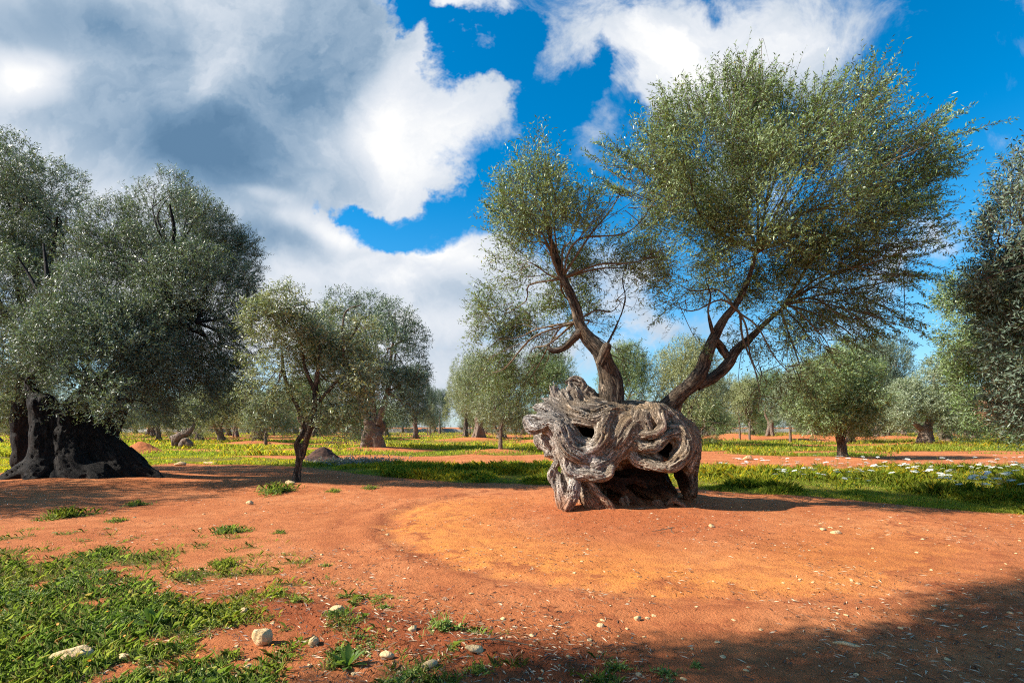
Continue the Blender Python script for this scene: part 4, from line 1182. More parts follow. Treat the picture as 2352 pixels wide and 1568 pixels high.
place(VD, 'tall_grove_olive_tree', 'tall rounded grey-green olive behind the forked one', 2022, 1006, 1985, 2130, 795, .5, Y=62, group=G)
place(VB, 'brown_stemmed_olive_tree', 'thin brown-stemmed olive between the forked tree and the pale flaring trunk', 2041, 1009, 2010, 2085, 860, 2.5, group=G)
tree_from('flaring_olive_tree', 'olive with a pale trunk flaring on a red mound, open crown against the sky', (36, 44, .2),
          [[(2108, 1030, 43.5, 9), (2118, 1005, 43.5, 9), (2122, 985, 43.5, 10)], [(2150, 1034, 43.5, 8), (2136, 1010, 43.5, 9), (2130, 985, 43.5, 10)], [(2128, 1032, 43, 10), (2127, 1000, 43.3, 10)], [(2095, 1036, 43, 3), (2108, 1026, 43.2, 5)], [(2165, 1038, 43, 3), (2145, 1024, 43.2, 5)]],
          [[(2120, 988, 43.5, 7), (2095, 965, 43.5, 5), (2080, 930, 43.5, 3)], [(2130, 985, 43.5, 7), (2145, 960, 43.5, 5), (2165, 930, 43.5, 4), (2175, 890, 43.5, 2)], [(2128, 985, 43.5, 6), (2140, 930, 43.5, 4), (2145, 870, 43.5, 2)]],
          [(2150, 845, 24), (2170, 870, 30), (2130, 880, 26, 0, .7), (2190, 900, 32), (2080, 910, 34), (2060, 945, 34), (2120, 930, 32), (2175, 945, 36), (2210, 940, 30), (2090, 965, 26), (2195, 975, 26), (2050, 975, 22)],
          43.5, M_BARKF, M_LEAFS, 4600, 8, .19, .05, 81, h=.09, depth=1.8, gap=.38, L=(.35, .7), k=.15, lump=.12, gf=7, amp=.06, r0=.05, gfq=.6, nsub=2)
place(VA, 'wide_olive_tree', 'low wide olive with a broad dark trunk near the right edge', 2237, 1011, 2160, 2330, 890, 2.9, Y=58, group=G)
place(VF, 'right_olive_tree', 'dense olive standing under the leaning foliage at the right edge', 2330, 1008, 2260, 2420, 880, 1.0, Y=60, group=G)
# left side
place(VB, 'grey_stemmed_olive_tree', 'grey forked stem just right of the huge black trunk', 243, 1013, 200, 290, 880, 1.5, Y=52, group=G)
place(VD, 'short_olive_tree', 'short dark-stemmed olive in bright grass right of the huge trunk', 364, 1003, 325, 410, 890, .3, Y=62, group=G)
place(VA, 'lumpy_olive_tree', 'pale lumpy-trunked olive behind the fallen knotted stump', 457, 1003, 410, 520, 880, 2.4, Y=60, group=G)
place(VC, 'bent_olive_tree', 'olive with a bent grey trunk halfway to the slender forked tree', 541, 995, 500, 600, 870, 2.0, Y=80, group=G)
place(VB, 'slim_olive_tree', 'slim low olive just left of the slender forked tree', 610, 1025, 560, 670, 905, 1.0, group=G)
place(VA, 'left_olive_tree', 'old olive behind the gap left of the huge black trunk', 60, 1008, -20, 130, 850, .7, Y=58, group=G)
place(VC, 'mossy_olive_tree', 'pale crown behind the huge black trunk', 262, 1001, 190, 330, 860, 1.7, Y=75, group=G)
place(VF, 'middle_olive_tree', 'olive crown behind the slender forked tree', 700, 1005, 630, 780, 870, 1.1, Y=66, group=G)

# fallen knotted stump, a hunched old tree
hs = tree_from('knotted_olive_stump', 'hunched knotted old olive stump lying in the bright grass', (-24, 37.5, .1),
          [[(402, 1020, 37.5, 9), (408, 1008, 37.5, 10), (415, 1000, 37.5, 8)], [(418, 1022, 37.2, 8), (425, 1014, 37.2, 8), (436, 1022, 37.2, 8)], [(395, 1004, 37.5, 6), (412, 1002, 37.5, 8), (428, 995, 37.5, 7), (440, 985, 37.6, 5)]],
          [[(426, 996, 37.5, 6), (440, 985, 37.6, 5), (446, 972, 37.8, 3)]],
          [(440, 955, 26), (465, 940, 24), (420, 945, 22)],
          37.6, M_BARKF, M_LEAFS, 700, 8, .15, .04, 91, h=.07, depth=.8, gap=.38, k=.1, lump=.14, gf=7, amp=.06, r0=.03)

# far rows of the grove
rg = np.random.default_rng(5)
far_i = 0
for iy, Yr in enumerate([50, 60, 71, 83, 96, 110, 126, 145]):
    step = 7.2 + Yr * .02
    for X in np.arange(-Yr * 1.12, Yr * 1.12, step):
        x = X + rg.uniform(-2, 2); y = Yr + rg.uniform(-2.5, 2.5)
        px = 1176 + F * x / y
        if any((x - a) ** 2 + (y - b) ** 2 < 36 for a, b in TAKEN):
            continue
        if 960 < px < 1060 and y < 105:
            continue
        if 990 < px < 1040 and y < 130:
            continue
        if Yr < 55 and 700 < px < 1240:
            continue
        v = [VA, VC, VD, VF, VG, VB, VH, VG, VH][int(rg.integers(9))]
        hH = v['H'] * rg.uniform(.72, .98)
        side = 'left' if px < 700 else ('middle' if px < 1500 else 'right')
        put(v, 'distant_olive_tree', {'left': 'small distant olive in the far rows beyond the huge black trunk', 'middle': 'small distant olive in the far rows behind the hollow tree',
            'right': 'small distant olive in the far rows beyond the white flowers'}[side], x, y, hH, v['W'] * rg.uniform(.85, 1.1), rg.uniform(0, 6.28), group='far rows of olives, ' + side)
        far_i += 1

# trees just outside the picture on the left: only their shade falls into it
def shade_tree():
    org = np.array([-7.6, 0.6, 0.0])
    r = root('shade_olive_tree', 'tall olive left of the camera whose shade falls across the lower right soil', 'tree', org)
    st = [[(-7.6, .6, -.1, .45), (-7.5, .6, 1.2, .3), (-7.3, .5, 2.6, .24)], [(-8.0, .8, -.1, .3), (-7.7, .7, 1.0, .26), (-7.4, .5, 2.6, .2)]]
    link('trunk', wood_from(st, .05, 'shade_trunk', [M_BARK_SHADED], org, k=.14, lump=.1, gf=9, amp=.05), r)
    rg = np.random.default_rng(77)
    bl = []
    for (X, Y, rad, z) in [(-1.1, 2.3, .7, 5.0), (-.3, 2.6, .75, 5.2), (.9, 2.85, .85, 5.4), (2.2, 2.9, .95, 5.8), (3.5, 3.2, .95, 6.3), (4.6, 3.9, 1.0, 6.8), (5.9, 4.3, 1.1, 7.3),
                           (.4, 1.6, 1.1, 5.6), (2.2, 1.6, 1.3, 6.2), (4.2, 2.2, 1.3, 6.9), (6, 2.6, 1.5, 7.6), (7.2, 4.2, 1.2, 7.9)]:
        t = z / math.tan(R(SUN_EL))
        az = R(SUN_AZ)
        bl.append((X + math.sin(az) * t - org[0], Y + math.cos(az) * t - org[1], z - org[2], rad, rad, rad * .8, 1))
    hubs = [(.3, 0, 3.6), (1.5, 1, 4.6), (0, -.5, 4.6)]
    limbs = [tube_np([(.3, -.1, 2.5, .2), (h[0] * .6 + .1, h[1] * .6, 3.3, .15), (*h, .08)], 8, .2, .1) for h in hubs]
    link('boughs', tubes_mesh('shade_boughs', limbs + branch_net(hubs, bl, rg, .06, 2), M_BARK_SHADED), r)
    link('crown', crown_mesh('shade_crown', bl, 15000, 8, .10, .03, M_LEAFB, hub=hubs, L=(.3, .6), seed=78, gap=.30, gf=.9, shell=.4), r)
shade_tree()
put(VA, 'shade_olive_tree', 'olive outside the left edge whose shade crosses the soil before the huge trunk', -18.2, 10.2, 7.0, 6.0, 1.5)


# ------------------------------------------------------------------ grass, weeds, flowers
def herb_mat(name, stops, trans=.5):
    m, T, b, out = mat(name)
    tone = T.n('ShaderNodeAttribute', attribute_name='tone').outputs['Fac']
    c = T.ramp(tone, stops)
    pos = T.n('ShaderNodeNewGeometry').outputs['Position']
    nz, _ = T.noise(pos, .55, 4, .6)
    c = T.mix(T.mapr(nz, .42, .66, 0, .55), c, (0.34, 0.33, 0.035))
    T.l(c, b.inputs['Base Color'])
    b.inputs['Roughness'].default_value = .55
    tr = T.n('ShaderNodeBsdfTranslucent'); T.l(T.mix(1.0, c, (1.2, 1.25, .6), 'MULTIPLY'), tr.inputs[0])
    mx = T.n('ShaderNodeMixShader'); mx.inputs[0].default_value = trans
    T.l(b.outputs[0], mx.inputs[1]); T.l(tr.outputs[0], mx.inputs[2]); T.l(mx.outputs[0], out.inputs[0])
    return m
M_GRASS = herb_mat('grass_blades', [(0, (.06, .11, .012)), (.35, (.17, .26, .03)), (.7, (.40, .46, .06)), (.9, (.58, .50, .12)), (.96, (.75, .52, .03))])
M_WEED = herb_mat('weed_leaves', [(0, (.05, .10, .018)), (.35, (.12, .20, .04)), (.65, (.26, .36, .09)), (.82, (.42, .44, .18)), (.92, (.46, .36, .18)), (1.0, (.36, .20, .09))], .4)

def herbs(P, H, Wb, rg, lean=.45, per=1, flat=0.0):
    """bent tapering blades: base, two shoulder points, tip"""
    n = len(P)
    a = rg.random(n) * 2 * np.pi
    d = np.stack([np.cos(a), np.sin(a), 0 * a], 1)
    s = np.stack([-np.sin(a), np.cos(a), 0 * a], 1)
    k = (lean * rg.random(n) + flat)[:, None]
    up = np.array([0, 0, 1.0])
    m = P + up * (H * .55)[:, None] + d * k * (H * .35)[:, None]
    t = P + up * (H * (1 - .3 * k[:, 0]))[:, None] + d * k * H[:, None]
    w = Wb[:, None] * .5
    V = np.stack([P - s * w * .5, P + s * w * .5, m + s * w, t, m - s * w], 1).reshape(-1, 3)
    return V, np.arange(5 * n).reshape(-1, 5)

def scatter_turf(n, y0, y1, rg, xr=1.25, thr=.15, near_bias=2.0):
    """points where the turf mask is set, denser near the camera"""
    out = []; tot = 0
    while tot < n:
        m = n * 3
        u = rg.random(m)
        e = 1 - near_bias
        y = (y0 ** e + u * (y1 ** e - y0 ** e)) ** (1 / e) if abs(e) > 1e-3 else y0 * (y1 / y0) ** u
        x = (rg.random(m) * 2 - 1) * xr * (y + 1.5)
        g = turf(x, y)
        k = (rg.random(m) * (1 - thr) + thr) < g
        out.append(np.stack([x[k], y[k]], 1)); tot += int(k.sum())
    q = np.vstack(out)[:n]
    return q

def grass():
    rg = np.random.default_rng(201)
    # the first strip of tall herbs
    q = scatter_turf(230000, 8.2, 27, rg, 1.12, .25, 2.0)
    z = ground_z(q[:, 0], q[:, 1])
    hn = fbm(q[:, 0] * .8, q[:, 1] * .8, q[:, 0] * 0 + 4, 3)
    edge = np.clip(turf(q[:, 0], q[:, 1]), .15, 1)
    hh2 = fbm(q[:, 0] * 3.5, q[:, 1] * 3.5, q[:, 0] * 0 + 1, 2)
    H = (.05 + .28 * sm(.38, .66, hn)) * (.45 + 1.0 * hh2) * (.35 + .65 * edge) * rg.uniform(.4, 1.2, len(q)) * np.where(q[:, 1] < edge_far(q[:, 0]) + 1, 1, .7)
    H = H * np.interp(q[:, 0], [-12, -7, -4], [.45, .6, 1])
    Wb = .0065 * q[:, 1] / 12 * rg.uniform(.7, 1.9, len(q))
    V, Fc = herbs(np.column_stack([q, z - .01]), H, Wb, rg, .8)
    yl = fbm(q[:, 0] * .5 + 7, q[:, 1] * .7, q[:, 0] * 0 + 2, 3)
    tone = np.clip(rg.normal(.46, .22, len(q)) + 1.0 * (yl - .5) + .35 * (rg.random(len(q)) < .16) + .3 * H + .15 * (q[:, 1] > 15), 0, 1)
    link('grass', np_mesh('tall_grass', V, [Fc], [M_GRASS], False, None, {'tone': ('FACE', tone)}), kind='stuff', label='tall grass and wild herbs in the first grassy strip')
    # the strips behind
    q = scatter_turf(120000, 27, 170, rg, 1.15, .3, 2.2)
    z = ground_z(q[:, 0], q[:, 1]) * sm(400, 120, np.hypot(q[:, 0], q[:, 1]))
    hn = fbm(q[:, 0] * .35, q[:, 1] * .35, q[:, 0] * 0 + 4, 3)
    H = (.10 + .28 * sm(.3, .75, hn)) * rg.uniform(.5, 1.3, len(q))
    Wb = .024 * q[:, 1] / 30 * rg.uniform(.7, 1.6, len(q))
    V, Fc = herbs(np.column_stack([q, z - .01]), H, Wb, rg, .8)
    tone = np.clip(rg.normal(.62, .19, len(q)) + .9 * (hn - .5), 0, 1)
    link('distant_grass', np_mesh('distant_grass', V, [Fc], [M_GRASS], False, None, {'tone': ('FACE', tone)}), kind='stuff', label='yellow-green grass on the strips between the far olives')
grass()

def leaf_rosettes(C, rg, n_leaf, size, flat=.5):
    """ovate leaves round many centres: each leaf six-sided with a fold"""
    n = len(C)
    P = np.repeat(C, n_leaf, 0) + rg.normal(size=(n * n_leaf, 3)) * np.array([1, 1, 0]) * np.repeat(size, n_leaf)[:, None] * .25
    S = np.repeat(size, n_leaf) * rg.uniform(.5, 1.25, n * n_leaf)
    a = rg.random(len(P)) * 2 * np.pi
    el = rg.uniform(.05, 1.2, len(P)) * (1 - flat * .5)
    d = np.stack([np.cos(a) * np.cos(el), np.sin(a) * np.cos(el), np.sin(el)], 1)
    s = np.stack([-np.sin(a), np.cos(a), 0 * a], 1)
    u = np.cross(d, s) * -1
    S = S[:, None]
    rt = rg.normal(size=(len(P), 1)) * .35
    s = nrm(s + u * rt)
    w = S * rg.uniform(.16, .30, (len(P), 1))
    pts = [P, P + d * S * .35 + s * w, P + d * S * .75 + s * w * .8, P + d * S - np.array([0, 0, 1]) * S * .15, P + d * S * .75 - s * w * .8, P + d * S * .35 - s * w]
    V = np.stack(pts, 1).reshape(-1, 3)
    return V, np.arange(6 * len(P)).reshape(-1, 6)

def weeds():
    rg = np.random.default_rng(301)
    out = []
    q = scatter_turf(78000, 2.6, 9.5, rg, 1.2, .10, 1.7)
    q = q[(q[:, 1] < 9) & (q[:, 0] < 1.2)]
    z = ground_z(q[:, 0], q[:, 1])
    cl = fbm(q[:, 0] * 2.5, q[:, 1] * 2.5, q[:, 0] * 0, 3)
    g = turf(q[:, 0], q[:, 1])
    size = (.007 + .011 * sm(.45, .7, cl)) * rg.uniform(.6, 1.5, len(q)) * (.7 + .4 * g)
    V, Fc = leaf_rosettes(np.column_stack([q, z + .035 * g * sm(.3, .7, cl) * rg.random(len(q))]), rg, 7, size)
    tone = np.clip(rg.normal(.48, .26, len(Fc)) + np.repeat(.5 * (.6 - g), 7) + np.repeat(.5 * (cl - .5), 7), 0, 1)
    # fine blades among them
    q2 = scatter_turf(34000, 2.6, 9, rg, 1.2, .2, 1.7)
    q2 = q2[(q2[:, 1] < 9) & (q2[:, 0] < 1.0)]
    z2 = ground_z(q2[:, 0], q2[:, 1])
    g2 = turf(q2[:, 0], q2[:, 1])
    V2, F2 = herbs(np.column_stack([q2, z2 - .005]), .075 * rg.uniform(.3, 1.5, len(q2)) * (.4 + .6 * g2), .0038 * rg.uniform(.6, 1.6, len(q2)), rg, 1.1)
    t2 = np.clip(rg.normal(.5, .25, len(q2)), 0, 1)
    me = np_mesh('weeds', np.vstack([V, V2]), [Fc, F2 + len(V)], [M_WEED], False, None, {'tone': ('FACE', np.concatenate([tone, t2]))})
    link('weeds', me, kind='stuff', label='low green weeds spreading over the soil in the lower left')
weeds()

def clump_mesh(name, seed, n, rad, size, hgt=.08, mt=None, tone0=.4):
    rg = np.random.default_rng(seed)
    a = rg.random(n) * 6.283; r = rad * rg.random(n) ** .9 * (.7 + .6 * rg.random(n)) * (.75 + .35 * np.sin(a * 3 + seed))
    C = np.stack([np.cos(a) * r, np.sin(a) * r * .8, hgt * rg.random(n) * (1 - (r / rad) ** 2)], 1)
    V, Fc = leaf_rosettes(C, rg, 8, np.full(n, size) * rg.uniform(.5, 1.2, n))
    V2, F2 = herbs(C[: n // 2], hgt * rg.uniform(.8, 2.0, n // 2), np.full(n // 2, .006), rg, .9)
    t = np.clip(rg.normal(tone0, .22, len(Fc) + len(F2)), 0, 1)
    return np_mesh(name, np.vstack([V, V2]), [Fc, F2 + len(V)], [mt or M_WEED], False, None, {'tone': ('FACE', t)})

CL = [clump_mesh('weed_clump_a', 1, 420, .55, .045, .10, tone0=.5), clump_mesh('weed_clump_b', 2, 190, .42, .04, .07, tone0=.55), clump_mesh('weed_clump_c', 3, 45, .17, .032, .05, tone0=.55)]
def gpt(dx, dy):
    Y = CAMH * F / (dy - HY); return (dx - 1176) * Y / F, Y
for (dx, dy, k, s_, lab) in [(635, 1132, 0, 1.15, 'thick green weed patch at the foot of the slender forked olive'), (848, 1122, 1, .8, 'small weed tuft right of the slender forked olive'),
        (765, 1130, 1, .7, 'sparse weed tuft just right of the slender trunk foot'), (315, 1160, 1, .8, 'weed tuft on bare soil below the huge dark trunk'), (150, 1186, 0, .9, 'ragged weed patch at the edge of the shade on the left'),
        (530, 1222, 0, .62, 'dark green weed patch alone on the soil left of the ring track'), (640, 1224, 1, .4, 'thin weed tuft right of the dark green patch'), (265, 1196, 1, .6, 'weed tuft between the shade and the lower left weeds'),
        (240, 1272, 0, .5, 'broad green clump at the far edge of the lower left weeds'), (515, 1298, 0, .5, 'leafy green clump at the right edge of the lower left weeds'), (600, 1035, 1, 1.2, 'bright tuft on the far red path'),
        (1015, 1455, 2, 1.2, 'ragged tuft at the edge of the foreground shade'), (1410, 1535, 2, .6, 'small tuft in the shaded soil at the bottom'), (1530, 1550, 2, .7, 'spiky tuft at the bottom edge in the shade'), (1600, 1530, 2, .5, 'tiny tuft in the bottom shade'),
        (1095, 1545, 2, .8, 'leafy clump at the bottom of the turned soil'), (940, 1555, 2, .9, 'broad-leaved clump at the bottom edge'), (640, 1370, 2, 1.0, 'thin clump on the soil above the pale stones'), (680, 1390, 2, .9, 'withered clump beside the upright stone'),
        (750, 1300, 2, .6, 'lone sprout on the open soil'), (880, 1400, 2, .6, 'lone sprout left of the shade')]:
    x, y = gpt(dx, dy)
    o = link('weed_clump', CL[k], None, (x, y, gz(x, y) - .01), label=lab, category='weed', group='weed clumps on the bare soil')
    o.scale = (s_, s_, s_); o.rotation_euler = (0, 0, dx * .7)

def broad_plant(dx, dy, s_, lab):
    rg = np.random.default_rng(int(dx))
    x, y = gpt(dx, dy)
    n = 14
    V, Fc = [], []
    for i in range(n):
        a = i * 2.4; el = rg.uniform(.5, 1.3); L_ = s_ * rg.uniform(.6, 1)
        d = np.array([math.cos(a) * math.cos(el), math.sin(a) * math.cos(el), math.sin(el)]); sd2 = np.array([-math.sin(a), math.cos(a), 0])
        o = len(V)
        for t, w in ((0, .05), (.3, .11), (.6, .13), (.85, .08), (1, .01)):
            c = d * L_ * t + np.array([0, 0, -1]) * L_ * .35 * t * t * math.cos(el)
            V += [c - sd2 * w * L_ + np.array([0, 0, .03 * L_]), c, c + sd2 * w * L_ + np.array([0, 0, .03 * L_])]
        for j in range(4):
            b = o + 3 * j
            Fc += [(b, b + 1, b + 4, b + 3), (b + 1, b + 2, b + 5, b + 4)]
    me = np_mesh('broad_leaves', np.array(V), [np.array(Fc)], [M_WEED], True, None, {'tone': ('FACE', np.full(len(Fc), .35))})
    link('rosette_plant', me, None, (x, y, gz(x, y) - .01), label=lab, category='plant')
broad_plant(352, 1440, .22, 'upright broad-leaved rosette among weeds left of the turned soil')
broad_plant(800, 1525, .17, 'dark green upright rosette at the bottom of the turned soil')

M_PETAL = mat('white_petals')[0]; M_PETAL.node_tree.nodes['Principled BSDF'].inputs['Base Color'].default_value = (.72, .74, .68, 1)
M_ORANGE = mat('orange_petals')[0]; M_ORANGE.node_tree.nodes['Principled BSDF'].inputs['Base Color'].default_value = (.85, .30, .015, 1)
def flowers():
    rg = np.random.default_rng(401)
    # umbel: bunched white florets on rays; stem a child
    hv, hf = [], []
    for i in range(26):
        a = i * 2.4; r = .055 * math.sqrt(i / 26)
        c = np.array([math.cos(a) * r, math.sin(a) * r, .012 * (1 - (r / .055) ** 2) + rg.uniform(-.003, .003)])
        o = len(hv)
        for j in range(5):
            b = j * 1.257 + a
            hv.append(c + np.array([math.cos(b) * .011, math.sin(b) * .011, rg.uniform(0, .004)]))
        hf.append(tuple(range(o, o + 5)))
    head = np_mesh('umbel', np.array(hv), [np.array(hf)], [M_PETAL], False)
    parts = [tube_np([(0, 0, -.5, .004), (.01, 0, -.25, .003), (0, 0, -.03, .002)], 4, .1, 0)]
    for j in range(7):
        b = j * .9
        parts.append(tube_np([(0, 0, -.05, .0015), (math.cos(b) * .04, math.sin(b) * .04, 0, .001)], 3, .1, 0))
    v, q, g = join_np(parts)
    stem = np_mesh('umbel_stem', v, [q], [M_GRASS], True, None, {'tone': ('FACE', np.full(len(q), .45))})
    spots = []
    tries = 0
    while len(spots) < 240 and tries < 20000:
        tries += 1
        dx = rg.uniform(1640, 2352); dy = rg.uniform(1040, 1150)
        x, y = gpt(dx, dy)
        lim = np.interp(dx, [1640, 1800, 2352], [.12, .45, .8])
        if rg.random() > lim or not (edge_near(x) + 1.0 < y < edge_far(x) + 1.5):
            continue
        if fbm(np.array([x * .9]), np.array([y * .9]), np.array([2.]), 2)[0] < .42:
            continue
        spots.append((x, y))
    for (x, y) in spots:
        s_ = rg.uniform(.9, 1.5)
        h = rg.uniform(.30, .52)
        r = root('white_wildflower', 'white umbel wildflower standing in the tall grass right of the hollow tree', 'flower', (x, y, gz(x, y) + h), rg.random() * 6, (s_, s_, 1), 'white umbel flowers in the right grass strip')
        r.rotation_euler = (rg.normal() * .18, rg.normal() * .18, rg.random() * 6)
        link('flower_head', head, r); link('stem', stem, r)
    # marigolds in the lower-left weeds
    pv, pf = [], []
    for i in range(9):
        b = i * .698; o = len(pv)
        for rr, w, z in ((0, .002, 0), (.009, .0035, .004), (.014, .001, .003)):
            for sg in (-1, 1):
                pv.append((math.cos(b) * rr - math.sin(b) * w * sg, math.sin(b) * rr + math.cos(b) * w * sg, z))
        pf += [(o, o + 1, o + 3, o + 2), (o + 2, o + 3, o + 5, o + 4)]
    pet = np_mesh('marigold_petals', np.array(pv), [np.array(pf)], [M_ORANGE], False)
    v, q, g = tube_np([(0, 0, -.10, .0016), (.005, 0, -.05, .0014), (0, 0, 0, .0018)], 4, .03, 0)
    ms = np_mesh('marigold_stem', v, [q], [M_WEED], True, None, {'tone': ('FACE', np.full(len(q), .5))})
    k = 0
    while k < 48:
        dx = rg.uniform(-20, 900); dy = rg.uniform(1260, 1568)
        x, y = gpt(dx, dy)
        if turf(np.array([x]), np.array([y]))[0] < .5:
            continue
        s_ = rg.uniform(.45, .85)
        r = root('orange_marigold', 'tiny orange field marigold among the lower left weeds', 'flower', (x, y, gz(x, y) + .085), rg.random() * 6, (s_, s_, s_), 'orange marigolds in the lower left weeds')
        r.rotation_euler = (rg.normal() * .4, rg.normal() * .4, rg.random() * 6)
        link('flower_head', pet, r); link('stem', ms, r)
        k += 1
flowers()


# ------------------------------------------------------------------ stones, litter, heaps
def stone_mat():
    m, T, b, out = mat('limestone')
    pos = T.n('ShaderNodeTexCoord').outputs['Object']
    f, _ = T.noise(pos, 9, 5, .65); f2, _ = T.noise(pos, 3, 3, .5)
    c = T.ramp(f, [(.3, (.42, .26, .11)), (.5, (.62, .45, .23)), (.7, (.72, .60, .40))])
    c = T.mix(T.mapr(f2, .45, .62, 0, .6), c, (.46, .22, .09))
    T.l(c, b.inputs['Base Color']); b.inputs['Roughness'].default_value = .9
    bp = T.n('ShaderNodeBump'); bp.inputs['Distance'].default_value = .05; T.l(f, bp.inputs['Height']); T.l(bp.outputs[0], b.inputs['Normal'])
    return m
M_STONE = stone_mat()
def stone_mesh(name, seed, sx, sy, sz, facets=9):
    """a rough block: a dense ball cut by random planes"""
    rg = np.random.default_rng(seed)
    n, m = 22, 15
    th = np.linspace(0, 2 * np.pi, n, endpoint=False); ph = np.linspace(.12, np.pi - .12, m)
    D = np.stack([np.outer(np.sin(ph), np.cos(th)), np.outer(np.sin(ph), np.sin(th)), np.outer(np.cos(ph), np.ones(n))], -1).reshape(-1, 3)
    r = np.ones(len(D)) * 1.25
    for _ in range(facets):
        k = nrm(rg.normal(size=3)); dd = rg.uniform(.62, .95)
        c = D @ k
        r = np.where(c > .05, np.minimum(r, dd / np.maximum(c, .05)), r)
    r = r + .07 * (fbm(D[:, 0] * 3 + seed, D[:, 1] * 3, D[:, 2] * 3, 2) - .5)
    V = D * r[:, None] * np.array([sx, sy, sz])
    i = np.arange(m - 1)[:, None] * n; j = np.arange(n)[None]; j2 = (j + 1) % n
    Q = np.stack([i + j, i + n + j, i + n + j2, i + j2], -1).reshape(-1, 4)
    V = np.vstack([V, V[:n].mean(0) , V[-n:].mean(0)]); a = len(V) - 2
    jj = np.arange(n); e = (m - 1) * n
    T1 = np.stack([np.full(n, a), jj, (jj + 1) % n], 1); T2 = np.stack([np.full(n, a + 1), e + (jj + 1) % n, e + jj], 1)
    return np_mesh(name, V, [Q, T1, T2], [M_STONE], False)
for (dx, dy, sx, sy, sz, rz, sd_, lab) in [
        (602, 1475, .062, .05, .085, .5, 1, 'upright yellow limestone block, the tallest stone, beside the turned soil'), (175, 1510, .13, .07, .055, .3, 2, 'long flat white stone in the lower left weeds'),
        (722, 1478, .035, .03, .04, 1, 3, 'small pale stone just right of the upright block'), (770, 1413, .06, .035, .035, .2, 4, 'pale stone on the soil above the turned ridge'),
        (562, 1410, .032, .03, .03, .2, 5, 'small rough stone above the upright block'), (488, 1420, .045, .03, .03, 2, 6, 'whitish stone at the left end of the turned soil'),
        (280, 1512, .045, .03, .025, 0, 7, 'small white stone right of the long flat one'), (888, 1508, .045, .03, .028, 0, 8, 'pale lump near the dark upright rosette'),
        (1090, 1508, .06, .035, .028, .2, 9, 'flat white stone at the edge of the foreground shade'), (987, 1530, .05, .035, .03, .7, 10, 'white angular stone on the dark turned soil'),
        (948, 1460, .035, .025, .025, .7, 11, 'pale stone beside the ragged tuft'), (1465, 1418, .035, .025, .022, .4, 12, 'small white stone alone on the middle of the sunlit soil'),
        (1945, 1478, .08, .035, .02, -.3, 13, 'long flat pale stone in the shade at lower right'), (1635, 1210, .045, .035, .035, .2, 14, 'yellow stone on the mound in front of the hollow tree'),
        (1380, 1432, .03, .02, .02, 0, 15, 'tiny stone left of the lone white one'), (1918, 1222, .09, .05, .03, 0, 16, 'flat yellowish stone at the edge of the crown shade'),
        (575, 1155, .08, .05, .05, 0, 17, 'pale stone left of the green weed patch'), (668, 1118, .12, .08, .07, 0, 18, 'rough stone against the slender trunk foot'),
        (690, 1035, .2, .15, .1, 0, 19, 'pale stone on the grass behind the slender trunk'), (688, 1060, .2, .12, .08, 0, 20, 'flat stone at the near edge of the left grass strip'),
        (415, 1064, .22, .12, .1, 0, 21, 'pale stone on the grass edge right of the huge trunk'), (485, 1062, .28, .14, .07, 0, 22, 'flat white slab on the grass edge behind the shade'), (1718, 1052, .2, .15, .14, 0, 23, 'yellow stone in the grass right of the hollow tree'),
        (1890, 1215, .04, .03, .03, 0, 24, 'small round stone left of the flat yellowish one')]:
    x, y = gpt(dx, dy + 3)
    o = link('stone', stone_mesh('stone', sd_, sx, sy, sz), None, (x, y, gz(x, y) + sz * .45), label=lab, category='stone', group='loose limestone pieces')
    o.rotation_euler = (rng.uniform(-.2, .2), rng.uniform(-.2, .2), rz)

